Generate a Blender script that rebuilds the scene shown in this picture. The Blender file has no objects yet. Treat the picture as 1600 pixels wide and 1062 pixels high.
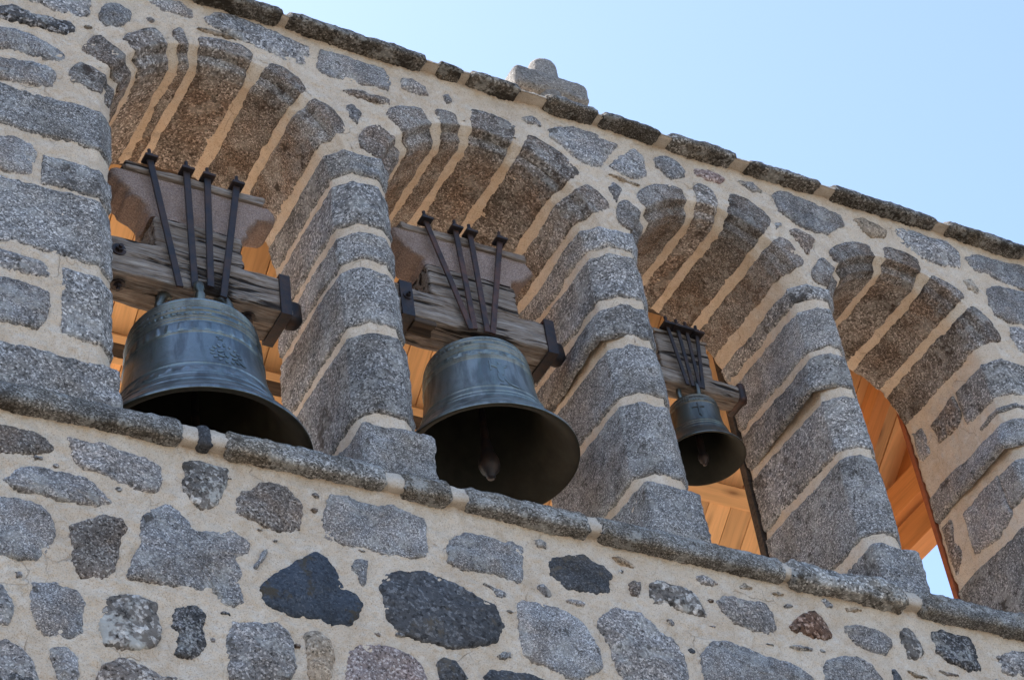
import bpy, bmesh, math, random
import numpy as np
from mathutils import Vector, Matrix

# ------------------------------------------------------------------ camera, sky, sun, exposure
SC = bpy.context.scene
ROOTC = SC.collection
H0 = 9.6                                   # height of the gable's measuring origin above the ground
cam_d = bpy.data.cameras.new('camera'); cam = bpy.data.objects.new('camera', cam_d); ROOTC.objects.link(cam)
cam_d.sensor_width = 36.0; cam_d.lens = 80.26; cam_d.clip_start = 0.1; cam_d.clip_end = 6000
cam.matrix_world = Matrix(((0.879272, -0.232062, -0.415966, -4.9916),
                           (-0.460552, -0.637041, -0.618119, -7.4174),
                           (-0.121545, 0.735069, -0.667009, -8.0041 + H0),
                           (0, 0, 0, 1)))
SC.camera = cam
SUN_EL, SUN_ROT = math.radians(50), math.radians(-46)
world = bpy.data.worlds.new('World'); SC.world = world; world.use_nodes = True
wn = world.node_tree; bgn = wn.nodes['Background']
sky = wn.nodes.new('ShaderNodeTexSky'); sky.sky_type = 'NISHITA'; sky.sun_disc = False
sky.sun_elevation = SUN_EL; sky.sun_rotation = SUN_ROT; sky.altitude = 900; sky.air_density = 1.0; sky.dust_density = 3.2; sky.ozone_density = 1.1
wn.links.new(sky.outputs[0], bgn.inputs[0]); bgn.inputs[1].default_value = 0.15
sun_d = bpy.data.lights.new('sun', 'SUN'); sun = bpy.data.objects.new('sun', sun_d); ROOTC.objects.link(sun)
sun_d.energy = 3.4; sun_d.angle = math.radians(0.5); sun_d.color = (1, 0.94, 0.86)
sdir = Vector((math.sin(SUN_ROT)*math.cos(SUN_EL), math.cos(SUN_ROT)*math.cos(SUN_EL), math.sin(SUN_EL)))
sun.rotation_euler = (-sdir).to_track_quat('-Z', 'Y').to_euler(); sun.location = sdir*60
SC.view_settings.view_transform = 'Standard'; SC.view_settings.look = 'None'
SC.view_settings.exposure = 1.62; SC.view_settings.gamma = 1.0; SC.view_settings.use_curve_mapping = False
SC.render.engine = 'CYCLES'; SC.cycles.max_bounces = 8; SC.cycles.diffuse_bounces = 5

# ------------------------------------------------------------------ measured tables: outlines in metres on the wall face (x, z)
RUBBLE = [
('brown',[(-2.802,-1.376),(-2.653,-1.357),(-2.577,-1.36),(-2.52,-1.384),(-2.481,-1.421),(-2.493,-1.456),(-2.6,-1.49),(-2.797,-1.545)]),
('gray',[(-2.418,-1.347),(-2.347,-1.352),(-2.27,-1.346),(-2.178,-1.362),(-2.061,-1.378),(-1.988,-1.407),(-1.986,-1.487),(-2.011,-1.549),(-2.089,-1.569),(-2.167,-1.55),(-2.257,-1.519),(-2.347,-1.511),(-2.392,-1.468)]),
('gray',[(-2.697,-1.668),(-2.647,-1.593),(-2.574,-1.552),(-2.448,-1.555),(-2.347,-1.559),(-2.283,-1.597),(-2.219,-1.674),(-2.295,-1.701),(-2.434,-1.711),(-2.534,-1.701),(-2.645,-1.7)]),
('fleck',[(-1.89,-1.356),(-1.819,-1.32),(-1.752,-1.326),(-1.654,-1.324),(-1.675,-1.436),(-1.719,-1.545),(-1.788,-1.594),(-1.853,-1.563),(-1.878,-1.49),(-1.869,-1.407)]),
('brown',[(-1.623,-1.487),(-1.589,-1.434),(-1.546,-1.429),(-1.499,-1.366),(-1.433,-1.342),(-1.374,-1.358),(-1.327,-1.404),(-1.297,-1.441),(-1.311,-1.572),(-1.34,-1.604),(-1.438,-1.629),(-1.511,-1.597),(-1.627,-1.576)]),
('gray',[(-2.789,-1.776),(-2.643,-1.753),(-2.533,-1.758),(-2.488,-1.834),(-2.475,-1.906),(-2.504,-2.002),(-2.552,-2.061),(-2.636,-2.071),(-2.779,-2.069)]),
('brown',[(-2.408,-1.852),(-2.333,-1.795),(-2.258,-1.748),(-2.169,-1.746),(-2.146,-1.794),(-2.182,-1.848),(-2.189,-1.941),(-2.227,-2.069),(-2.295,-2.114),(-2.369,-2.095),(-2.4,-2.051),(-2.392,-1.945)]),
('gray',[(-2.092,-1.734),(-2.012,-1.636),(-1.947,-1.606),(-1.882,-1.665),(-1.845,-1.734),(-1.726,-1.712),(-1.644,-1.671),(-1.567,-1.735),(-1.589,-1.796),(-1.651,-1.841),(-1.608,-1.908),(-1.637,-1.96),(-1.616,-2.076),(-1.702,-2.103),(-1.751,-2.047),(-1.867,-2.044),(-1.97,-2.06),(-2.146,-2.057),(-2.126,-1.955),(-2.08,-1.854)]),
('gray',[(-2.568,-2.184),(-2.466,-2.154),(-2.381,-2.17),(-2.332,-2.238),(-2.356,-2.307),(-2.343,-2.382),(-2.391,-2.423),(-2.51,-2.432),(-2.546,-2.385),(-2.571,-2.306)]),
('fleck',[(-2.277,-2.311),(-2.234,-2.18),(-2.11,-2.144),(-2.01,-2.158),(-2.023,-2.212),(-2.002,-2.293),(-2.026,-2.384),(-2.101,-2.421),(-2.253,-2.44)]),
('dark',[(-1.954,-2.211),(-1.908,-2.149),(-1.844,-2.135),(-1.792,-2.174),(-1.81,-2.251),(-1.797,-2.335),(-1.866,-2.421),(-1.94,-2.415),(-1.926,-2.334),(-1.949,-2.282)]),
('gray',[(-1.712,-2.32),(-1.683,-2.187),(-1.562,-2.16),(-1.459,-2.147),(-1.404,-2.186),(-1.396,-2.299),(-1.388,-2.368),(-1.428,-2.432),(-1.58,-2.505),(-1.695,-2.48)]),
('gray',[(-2.764,-2.515),(-2.661,-2.486),(-2.59,-2.525),(-2.542,-2.59),(-2.529,-2.657),(-2.574,-2.731),(-2.755,-2.767)]),
('gray',[(-2.485,-2.489),(-2.414,-2.474),(-2.367,-2.519),(-2.36,-2.607),(-2.389,-2.667),(-2.442,-2.64),(-2.473,-2.562)]),
('brown',[(-2.289,-2.608),(-2.247,-2.522),(-2.175,-2.479),(-2.077,-2.493),(-2.029,-2.525),(-1.906,-2.53),(-2.031,-2.636),(-2.224,-2.674)]),
('gray',[(-2.774,-2.197),(-2.691,-2.22),(-2.648,-2.295),(-2.641,-2.364),(-2.674,-2.413),(-2.767,-2.42)]),
('gray',[(-2.648,-2.146),(-2.616,-2.134),(-2.604,-2.157),(-2.633,-2.181)]),
('gray',[(-1.568,-1.88),(-1.52,-1.772),(-1.487,-1.733),(-1.483,-1.763),(-1.547,-1.875)]),
('gray',[(-1.192,-1.504),(-1.158,-1.347),(-1.079,-1.335),(-0.969,-1.356),(-0.901,-1.359),(-0.852,-1.32),(-0.786,-1.349),(-0.661,-1.363),(-0.669,-1.489),(-0.663,-1.539),(-0.686,-1.595),(-0.79,-1.621),(-0.948,-1.627),(-0.991,-1.612),(-1.08,-1.628),(-1.189,-1.61)]),
('blue',[(-1.533,-1.968),(-1.496,-1.912),(-1.408,-1.83),(-1.244,-1.695),(-1.207,-1.715),(-1.148,-1.793),(-1.122,-1.873),(-1.06,-1.907),(-1.033,-1.949),(-1.07,-2.03),(-1.106,-2.076),(-1.193,-2.099),(-1.265,-2.079),(-1.381,-2.087),(-1.524,-2.049)]),
('slate',[(-0.941,-1.825),(-0.892,-1.745),(-0.821,-1.704),(-0.684,-1.681),(-0.562,-1.705),(-0.441,-1.753),(-0.343,-1.793),(-0.318,-1.863),(-0.308,-1.923),(-0.359,-2.001),(-0.455,-2.046),(-0.595,-2.092),(-0.716,-2.084),(-0.803,-2.073),(-0.888,-2.049),(-0.923,-1.961),(-0.927,-1.889)]),
('gray',[(-1.081,-1.747),(-1.042,-1.696),(-0.981,-1.685),(-0.998,-1.758),(-1.011,-1.841),(-1.033,-1.846),(-1.045,-1.794)]),
('gray',[(-0.564,-1.527),(-0.532,-1.454),(-0.432,-1.391),(-0.338,-1.387),(-0.246,-1.403),(-0.19,-1.378),(-0.134,-1.399),(-0.142,-1.482),(-0.173,-1.63),(-0.236,-1.629),(-0.325,-1.601),(-0.436,-1.616),(-0.498,-1.624),(-0.562,-1.601)]),
('gray',[(-0.392,-1.678),(-0.351,-1.682),(-0.274,-1.708),(-0.277,-1.734),(-0.334,-1.722)]),
('tan',[(-1.329,-2.169),(-1.27,-2.145),(-1.209,-2.178),(-1.206,-2.27),(-1.231,-2.392),(-1.281,-2.445),(-1.33,-2.412),(-1.327,-2.296)]),
('pink',[(-1.146,-2.375),(-1.123,-2.218),(-1.071,-2.166),(-0.974,-2.157),(-0.888,-2.162),(-0.815,-2.188),(-0.764,-2.225),(-0.75,-2.294),(-0.8,-2.36),(-1.124,-2.425)]),
('slate',[(-0.69,-2.191),(-0.659,-2.161),(-0.604,-2.162),(-0.563,-2.195),(-0.537,-2.251),(-0.573,-2.279),(-0.684,-2.292),(-0.682,-2.219)]),
('slate',[(-0.447,-2.208),(-0.392,-2.165),(-0.298,-2.153),(-0.196,-2.146),(-0.093,-2.174),(-0.179,-2.258),(-0.384,-2.299)]),
('gray',[(-0.368,-2.082),(-0.331,-2.053),(-0.29,-2.052),(-0.287,-2.08),(-0.35,-2.1)]),
('slate',[(-0.017,-1.48),(0.021,-1.438),(0.121,-1.383),(0.206,-1.365),(0.263,-1.396),(0.322,-1.41),(0.361,-1.456),(0.328,-1.497),(0.327,-1.563),(0.24,-1.594),(0.148,-1.594),(0.086,-1.603),(0.042,-1.564),(-0.013,-1.534)]),
('gray',[(-0.231,-1.776),(-0.19,-1.725),(-0.11,-1.717),(-0.014,-1.733),(0.063,-1.753),(0.118,-1.783),(0.157,-1.848),(0.192,-1.935),(0.192,-2.038),(0.148,-2.078),(0.041,-2.133),(-0.026,-2.124),(-0.107,-2.09),(-0.164,-2.082),(-0.226,-2.044),(-0.24,-1.976),(-0.218,-1.857)]),
('gray',[(0.211,-1.762),(0.294,-1.69),(0.352,-1.653),(0.423,-1.656),(0.498,-1.645),(0.547,-1.709),(0.571,-1.747),(0.641,-1.765),(0.673,-1.811),(0.698,-1.891),(0.702,-1.998),(0.633,-2.062),(0.339,-2.121),(0.277,-2.021),(0.256,-1.911),(0.231,-1.821)]),
('brown',[(0.445,-1.481),(0.48,-1.456),(0.522,-1.458),(0.505,-1.522),(0.494,-1.553),(0.462,-1.554),(0.442,-1.526)]),
('fleck',[(0.581,-1.449),(0.635,-1.417),(0.718,-1.429),(0.791,-1.434),(0.838,-1.468),(0.857,-1.531),(0.874,-1.594),(0.791,-1.59),(0.721,-1.573),(0.648,-1.567),(0.557,-1.577)]),
('gray',[(0.962,-1.469),(1.021,-1.428),(1.117,-1.426),(1.249,-1.424),(1.293,-1.47),(1.301,-1.567),(1.25,-1.601),(1.163,-1.613),(1.05,-1.587),(0.998,-1.567)]),
('gray',[(0.796,-1.829),(0.885,-1.738),(0.987,-1.72),(1.099,-1.742),(1.225,-1.758),(1.329,-1.771),(1.399,-1.798),(1.455,-1.852),(1.345,-1.954),(0.798,-2.063),(0.788,-1.936)]),
('gray',[(-0.091,-1.617),(-0.054,-1.603),(-0.012,-1.658),(-0.036,-1.681),(-0.077,-1.656)]),
('gray',[(0.057,-1.674),(0.129,-1.652),(0.172,-1.664),(0.152,-1.692),(0.093,-1.687)]),
('gray',[(-0.071,-1.344),(-0.033,-1.329),(0.008,-1.341),(-0.005,-1.378),(-0.055,-1.373)]),
('tan',[(0.371,-1.337),(0.422,-1.319),(0.499,-1.357),(0.49,-1.376),(0.413,-1.366)]),
('gray',[(0.852,-1.347),(0.912,-1.321),(0.996,-1.358),(0.941,-1.388),(0.889,-1.378)]),
('gray',[(0.625,-1.658),(0.659,-1.643),(0.681,-1.674),(0.655,-1.693)]),
('gray',[(-0.342,-1.702),(-0.298,-1.697),(-0.271,-1.712),(-0.274,-1.733),(-0.33,-1.755)]),
('tan',[(1.115,-1.342),(1.165,-1.313),(1.204,-1.339),(1.142,-1.367)]),
('rust',[(1.382,-1.535),(1.433,-1.485),(1.516,-1.422),(1.567,-1.397),(1.593,-1.427),(1.637,-1.474),(1.654,-1.538),(1.602,-1.566),(1.512,-1.568),(1.461,-1.552),(1.404,-1.558)]),
('gray',[(1.741,-1.462),(1.793,-1.44),(1.885,-1.436),(1.976,-1.439),(2.025,-1.468),(2.023,-1.514),(1.97,-1.582),(1.888,-1.588),(1.814,-1.57),(1.767,-1.536)]),
('fleck',[(2.107,-1.405),(2.156,-1.377),(2.199,-1.391),(2.22,-1.438),(2.228,-1.47),(2.232,-1.515),(2.154,-1.583),(2.11,-1.575),(2.118,-1.528),(2.104,-1.474)]),
('dark',[(2.331,-1.362),(2.405,-1.334),(2.498,-1.343),(2.584,-1.336),(2.612,-1.4),(2.607,-1.47),(2.599,-1.552),(2.518,-1.58),(2.457,-1.547),(2.385,-1.551),(2.323,-1.484)]),
('gray',[(2.738,-1.478),(2.791,-1.408),(2.879,-1.366),(3.03,-1.358),(2.977,-1.509),(2.845,-1.536),(2.749,-1.533)]),
('gray',[(1.526,-1.774),(1.564,-1.712),(1.667,-1.657),(1.784,-1.638),(1.853,-1.673),(1.91,-1.752),(1.843,-1.829),(1.539,-1.89)]),
('slate',[(1.97,-1.682),(1.997,-1.666),(2.023,-1.693),(2.028,-1.737),(1.976,-1.758)]),
('gray',[(1.351,-1.664),(1.416,-1.642),(1.504,-1.642),(1.495,-1.658),(1.397,-1.676)]),
('gray',[(1.372,-1.409),(1.419,-1.385),(1.435,-1.406),(1.397,-1.43)]),
('tan',[(1.319,-1.342),(1.363,-1.32),(1.398,-1.335),(1.355,-1.354)]),
('gray',[(1.632,-1.316),(1.658,-1.304),(1.7,-1.341),(1.655,-1.359)]),
('tan',[(1.781,-1.334),(1.85,-1.31),(1.892,-1.326),(1.792,-1.358)]),
('gray',[(2.295,-1.615),(2.388,-1.619),(2.432,-1.626),(2.357,-1.642)]),
('tan',[(2.079,-1.66),(2.138,-1.676),(2.218,-1.676),(2.132,-1.693)]),
('gray',[(-2.89,1.591),(-2.647,1.706),(-2.422,1.811),(-2.328,1.774),(-2.328,1.613),(-2.367,1.565),(-2.486,1.541),(-2.592,1.572),(-2.696,1.573),(-2.888,1.514)]),
('dark',[(-2.885,1.427),(-2.809,1.452),(-2.733,1.497),(-2.629,1.476),(-2.525,1.484),(-2.433,1.496),(-2.406,1.439),(-2.458,1.386),(-2.55,1.385),(-2.679,1.385),(-2.882,1.351)]),
('gray',[(-2.879,1.256),(-2.729,1.314),(-2.6,1.285),(-2.496,1.264),(-2.451,1.236),(-2.463,1.16),(-2.572,1.145),(-2.699,1.146),(-2.875,1.116)]),
('gray',[(-2.872,1.033),(-2.735,1.074),(-2.622,1.086),(-2.533,1.086),(-2.504,1.033),(-2.531,0.944),(-2.631,0.914),(-2.719,0.905),(-2.867,0.888)]),
('gray',[(-2.853,0.466),(-2.709,0.497),(-2.623,0.479),(-2.597,0.419),(-2.619,0.29),(-2.666,0.251),(-2.846,0.237)]),
('gray',[(-2.828,-0.296),(-2.689,-0.303),(-2.584,-0.314),(-2.537,-0.329),(-2.518,-0.379),(-2.535,-0.408),(-2.64,-0.42),(-2.824,-0.413)]),
('gray',[(-2.821,-0.49),(-2.696,-0.47),(-2.592,-0.482),(-2.522,-0.497),(-2.51,-0.563),(-2.531,-0.677),(-2.576,-0.752),(-2.655,-0.747),(-2.813,-0.746)]),
('gray',[(-2.267,1.65),(-2.233,1.747),(-2.179,1.772),(-2.091,1.731),(-2.091,1.67),(-2.153,1.592),(-2.234,1.546),(-2.267,1.6)]),
('gray',[(-2.026,1.914),(-1.9,1.973),(-1.801,1.966),(-1.733,1.904),(-1.734,1.862),(-1.819,1.845),(-1.944,1.849)]),
('gray',[(-1.663,1.874),(-1.603,1.947),(-1.487,1.985),(-1.343,1.966),(-1.199,1.937),(-1.038,1.914),(-1.038,1.8),(-1.079,1.741),(-1.196,1.731),(-1.339,1.761),(-1.509,1.799),(-1.636,1.824)]),
('gray',[(-2.008,1.718),(-1.981,1.738),(-1.957,1.737),(-1.963,1.708),(-1.999,1.695)]),
('tan',[(-1.723,1.765),(-1.651,1.793),(-1.538,1.786),(-1.475,1.769),(-1.596,1.75)]),
('tan',[(-2.36,1.495),(-2.33,1.516),(-2.305,1.504),(-2.327,1.482)]),
('gray',[(-0.994,1.747),(-0.967,1.924),(-0.855,1.931),(-0.736,1.91),(-0.567,1.93),(-0.531,1.83),(-0.555,1.737),(-0.676,1.728),(-0.811,1.722),(-0.945,1.716)]),
('gray',[(-0.466,1.796),(-0.456,1.893),(-0.386,1.902),(-0.312,1.871),(-0.296,1.804),(-0.383,1.778)]),
('brown',[(-0.856,1.621),(-0.758,1.653),(-0.638,1.652),(-0.554,1.666),(-0.567,1.61),(-0.643,1.599),(-0.793,1.587)]),
('gray',[(-0.844,1.495),(-0.806,1.522),(-0.751,1.464),(-0.782,1.362),(-0.822,1.405)]),
('gray',[(-0.207,1.841),(-0.164,1.876),(-0.139,1.817),(-0.183,1.778)]),
('gray',[(0.327,1.872),(0.39,1.915),(0.458,1.883),(0.443,1.835),(0.363,1.84)]),
('gray',[(0.495,1.829),(0.587,1.898),(0.724,1.932),(0.855,1.92),(0.983,1.886),(0.893,1.756),(0.824,1.646),(0.752,1.608),(0.661,1.645),(0.561,1.73),(0.493,1.766)]),
('gray',[(0.886,1.67),(0.964,1.783),(1.105,1.913),(1.154,1.857),(1.15,1.698),(1.071,1.636),(0.954,1.633)]),
('gray',[(1.237,1.889),(1.314,1.937),(1.411,1.904),(1.447,1.843),(1.43,1.783),(1.326,1.733),(1.238,1.805)]),
('pink',[(1.521,1.893),(1.606,1.925),(1.691,1.915),(1.742,1.891),(1.69,1.829),(1.586,1.832),(1.521,1.85)]),
('gray',[(1.839,1.907),(1.963,1.943),(2.019,1.878),(1.924,1.853)]),
('gray',[(0.836,1.476),(0.888,1.536),(0.94,1.504),(0.919,1.435),(0.873,1.357),(0.853,1.431)]),
('tan',[(0.856,1.592),(0.948,1.6),(1.086,1.58),(0.992,1.569)]),
('gray',[(2.09,1.874),(2.144,1.933),(2.307,1.934),(2.484,1.912),(2.605,1.881),(2.61,1.796),(2.457,1.667),(2.344,1.647),(2.22,1.656),(2.114,1.734)]),
('tan',[(2.719,1.889),(2.786,1.931),(2.889,1.897),(2.956,1.866),(2.928,1.802),(2.817,1.774),(2.741,1.8)]),
('gray',[(3.026,1.913),(3.133,1.956),(3.3,1.934),(3.458,1.947),(3.533,1.874),(3.504,1.733),(3.343,1.7),(3.181,1.729),(3.047,1.79)]),
('gray',[(3.583,1.848),(3.683,1.915),(3.886,1.931),(4.17,1.94),(4.129,1.706),(3.965,1.695),(3.798,1.725),(3.609,1.748)]),
('gray',[(3.667,1.595),(3.775,1.657),(4.075,1.667),(4.014,1.38),(3.763,1.331),(3.657,1.359),(3.641,1.459)]),
('tan',[(3.488,1.61),(3.56,1.656),(3.601,1.573),(3.571,1.51),(3.504,1.541)]),
('brown',[(2.14,1.585),(2.214,1.632),(2.336,1.581),(2.283,1.479),(2.227,1.397),(2.183,1.506)]),
('gray',[(3.747,1.284),(3.834,1.312),(3.933,1.26),(3.89,1.081),(3.776,1.087),(3.737,1.198)]),
('gray',[(2.035,1.608),(2.089,1.633),(2.094,1.608),(2.042,1.562)]),
]
JAMBSTONES = [
('brown',[(0.647, 0.919), (0.408, 0.975), (0.376, 0.824), (0.44, 0.752), (0.629, 0.767)]),
('gray',[(0.847, 1.004), (0.738, 0.98), (0.72, 0.865), (0.73, 0.761), (0.829, 0.765), (0.868, 0.87)]),
('gray',[(0.618, 0.193), (0.261, 0.225), (0.248, -0.085), (0.399, -0.154), (0.626, -0.113)]),
('brown',[(0.87, 0.24), (0.729, 0.23), (0.732, -0.07), (0.837, -0.131), (0.883, -0.053), (0.903, 0.124)]),
]
# ------------------------------------------------------------------ noise
def _h(ix, iy, iz, s):
    n = (ix.astype(np.uint32)*np.uint32(374761393) + iy.astype(np.uint32)*np.uint32(668265263)
         + iz.astype(np.uint32)*np.uint32(2147483647) + np.uint32(s*1274126177 & 0xffffffff))
    n = (n ^ (n >> np.uint32(13)))*np.uint32(1274126177)
    n = (n ^ (n >> np.uint32(15)))*np.uint32(2246822519)
    return ((n ^ (n >> np.uint32(16))) & np.uint32(0xffffff)).astype(np.float64)/float(0xffffff)*2-1
def vnoise(P, seed=0):
    P = np.asarray(P, float); i = np.floor(P).astype(np.int64); f = P-i
    u = f*f*f*(f*(f*6-15)+10); o = 0
    for a in (0, 1):
        for b in (0, 1):
            for c in (0, 1):
                w = (u[..., 0] if a else 1-u[..., 0])*(u[..., 1] if b else 1-u[..., 1])*(u[..., 2] if c else 1-u[..., 2])
                o = o+w*_h(i[..., 0]+a, i[..., 1]+b, i[..., 2]+c, seed)
    return o
def fbm(P, freq, octs=3, seed=0, gain=0.5):
    P = np.asarray(P, float)*freq; o = 0; a = 1
    for k in range(octs):
        o = o+a*vnoise(P+17.3*k, seed+k); P = P*2.03; a *= gain
    return o
rng = random.Random(7)

# ------------------------------------------------------------------ object helpers
WLOC = {}
def tag(o, label=None, cat=None, group=None, kind=None):
    for k, v in (('label', label), ('category', cat), ('group', group), ('kind', kind)):
        if v: o[k] = v
    return o
def empty(name, loc, label=None, cat=None, group=None):
    o = bpy.data.objects.new(name, None); ROOTC.objects.link(o); o.location = loc; o.empty_display_size = 0.2
    WLOC[o.name] = Vector(loc)
    return tag(o, label, cat, group)
def obj(name, V, F, mat, parent=None, smooth=True, label=None):
    """one mesh object from points given in gable coordinates; its origin sits at its middle"""
    V = np.asarray(V, float).copy(); V[:, 2] += H0
    c = (V.min(0)+V.max(0))/2
    me = bpy.data.meshes.new(name); me.from_pydata((V-c).tolist(), [], [tuple(int(k) for k in f) for f in F])
    if isinstance(mat, (list, tuple)):
        for m in mat: me.materials.append(m)
    else: me.materials.append(mat)
    if smooth: me.polygons.foreach_set('use_smooth', [True]*len(me.polygons))
    me.update()
    o = bpy.data.objects.new(name, me); ROOTC.objects.link(o)
    pw = Vector((0, 0, 0))
    if parent: o.parent = parent; pw = WLOC[parent.name]
    o.location = Vector(c)-pw; WLOC[o.name] = Vector(c)
    if label: o['label'] = label
    return o
def grid_faces(nu, nv, flip=False, closed_u=False):
    a = np.arange(nu*nv).reshape(nu, nv); F = []
    if closed_u: a = np.vstack([a, a[:1]])
    q = np.stack([a[:-1, :-1], a[1:, :-1], a[1:, 1:], a[:-1, 1:]], -1).reshape(-1, 4)
    return q[:, ::-1] if flip else q
def grid_normals(P):
    du = np.gradient(P, axis=0); dv = np.gradient(P, axis=1)
    n = np.cross(du, dv); n /= np.linalg.norm(n, axis=-1, keepdims=True)+1e-12
    return n
def rbox_geo(x0, x1, y0, y1, z0, z1, res=0.02, r=0.02, amp=0.0, fr=(20, 20, 20), seed=0, amp2=0.0, fr2=(60, 60, 60), maxn=90):
    """rounded, weathered box: six grids pulled to a rounded box then pushed by noise"""
    lo = np.array([x0, y0, z0]); hi = np.array([x1, y1, z1]); L = hi-lo; r = min(r, L.min()*0.49)
    n = [max(2, min(maxn, int(l/res))) for l in L]
    def axis(k):
        t = np.linspace(0, 1, n[k]+1); e = r/L[k]
        return np.unique(np.concatenate([t*L[k], [r*.3, r*.65, L[k]-r*.3, L[k]-r*.65]]).round(5))
    ax = [axis(k) for k in range(3)]
    VV, FF, off = [], [], 0
    for k in range(3):
        i, j = (k+1) % 3, (k+2) % 3
        A, B = np.meshgrid(ax[i], ax[j], indexing='ij')
        for s in (0, 1):
            P = np.zeros(A.shape+(3,)); P[..., i] = A; P[..., j] = B; P[..., k] = L[k]*s
            VV.append(P.reshape(-1, 3)); f = grid_faces(A.shape[0], A.shape[1], flip=(s == 0)); FF.append(f+off); off += P.size//3
    V = np.vstack(VV); F = np.vstack(FF)
    inner = np.clip(V, r, L-r); d = V-inner; dn = np.linalg.norm(d, axis=1, keepdims=True)
    nn = d/np.maximum(dn, 1e-9); V = inner+nn*r+lo
    _, first, inv = np.unique(V.round(5), axis=0, return_index=True, return_inverse=True)
    inv = inv.reshape(-1); V = V[first]; nn = nn[first]; F = inv[F]
    if amp: V = V+nn*(amp*fbm(V*np.array(fr), 1.0, 3, seed))[:, None]
    if amp2: V = V+nn*(amp2*fbm(V*np.array(fr2), 1.0, 2, seed+9))[:, None]
    F = [tuple(dict.fromkeys(f)) for f in F.tolist()]; F = [f for f in F if len(f) > 2]
    return V, F
def join(*gs):
    V, F, o = [], [], 0
    for v, f in gs:
        V.append(np.asarray(v)); F += [tuple(int(i)+o for i in q) for q in f]; o += len(v)
    return np.vstack(V), F
def box_geo(x0, x1, y0, y1, z0, z1):
    V = np.array([(x, y, z) for x in (x0, x1) for y in (y0, y1) for z in (z0, z1)], float)
    return V, [(0, 1, 3, 2), (4, 6, 7, 5), (0, 4, 5, 1), (2, 3, 7, 6), (0, 2, 6, 4), (1, 5, 7, 3)]
def tube_geo(pts, r, n=10, flat=None):
    pts = [Vector(p) for p in pts]; V, F = [], []
    rs = r if isinstance(r, (list, tuple)) else [r]*len(pts); up = Vector((0.13, 0.2, 1)).normalized()
    for k, p in enumerate(pts):
        t = (pts[min(k+1, len(pts)-1)]-pts[max(k-1, 0)]).normalized()
        a = t.cross(up)
        if a.length < .05: a = t.cross(Vector((1, 0, 0)))
        a.normalize(); b = t.cross(a)
        for q in range(n):
            g = 2*math.pi*q/n; V.append(tuple(p+a*math.cos(g)*rs[k]+b*math.sin(g)*rs[k]))
    for k in range(len(pts)-1):
        for q in range(n): F.append((k*n+q, k*n+(q+1) % n, (k+1)*n+(q+1) % n, (k+1)*n+q))
    F.append(tuple(range(n-1, -1, -1))); F.append(tuple(range((len(pts)-1)*n, len(pts)*n)))
    return np.array(V), F
def lathe_geo(cx, cy, prof, n=96):
    a = np.linspace(0, 2*np.pi, n, endpoint=False); prof = np.asarray(prof, float)
    P = np.zeros((n, len(prof), 3)); P[..., 0] = cx+np.cos(a)[:, None]*prof[None, :, 0]; P[..., 1] = cy+np.sin(a)[:, None]*prof[None, :, 0]; P[..., 2] = prof[None, :, 1]
    return P.reshape(-1, 3), grid_faces(n, len(prof), closed_u=True)
def bar_geo(p0, p1, w, t, side=Vector((1, 0, 0))):
    p0, p1 = Vector(p0), Vector(p1); d = (p1-p0).normalized(); s = (side-d*side.dot(d)).normalized(); n = d.cross(s)
    b = min(w, t)*.18; sec = [(-w/2+b, -t/2), (w/2-b, -t/2), (w/2, -t/2+b), (w/2, t/2-b), (w/2-b, t/2), (-w/2+b, t/2), (-w/2, t/2-b), (-w/2, -t/2+b)]
    m = len(sec); k = 7; V = []
    for q in range(k):
        c = p0.lerp(p1, q/(k-1)); V += [tuple(c+s*a+n*e) for a, e in sec]
    F = [(q*m+i, q*m+(i+1) % m, (q+1)*m+(i+1) % m, (q+1)*m+i) for q in range(k-1) for i in range(m)]
    F += [tuple(range(m-1, -1, -1)), tuple(range((k-1)*m, k*m))]
    return np.array(V), F

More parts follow.
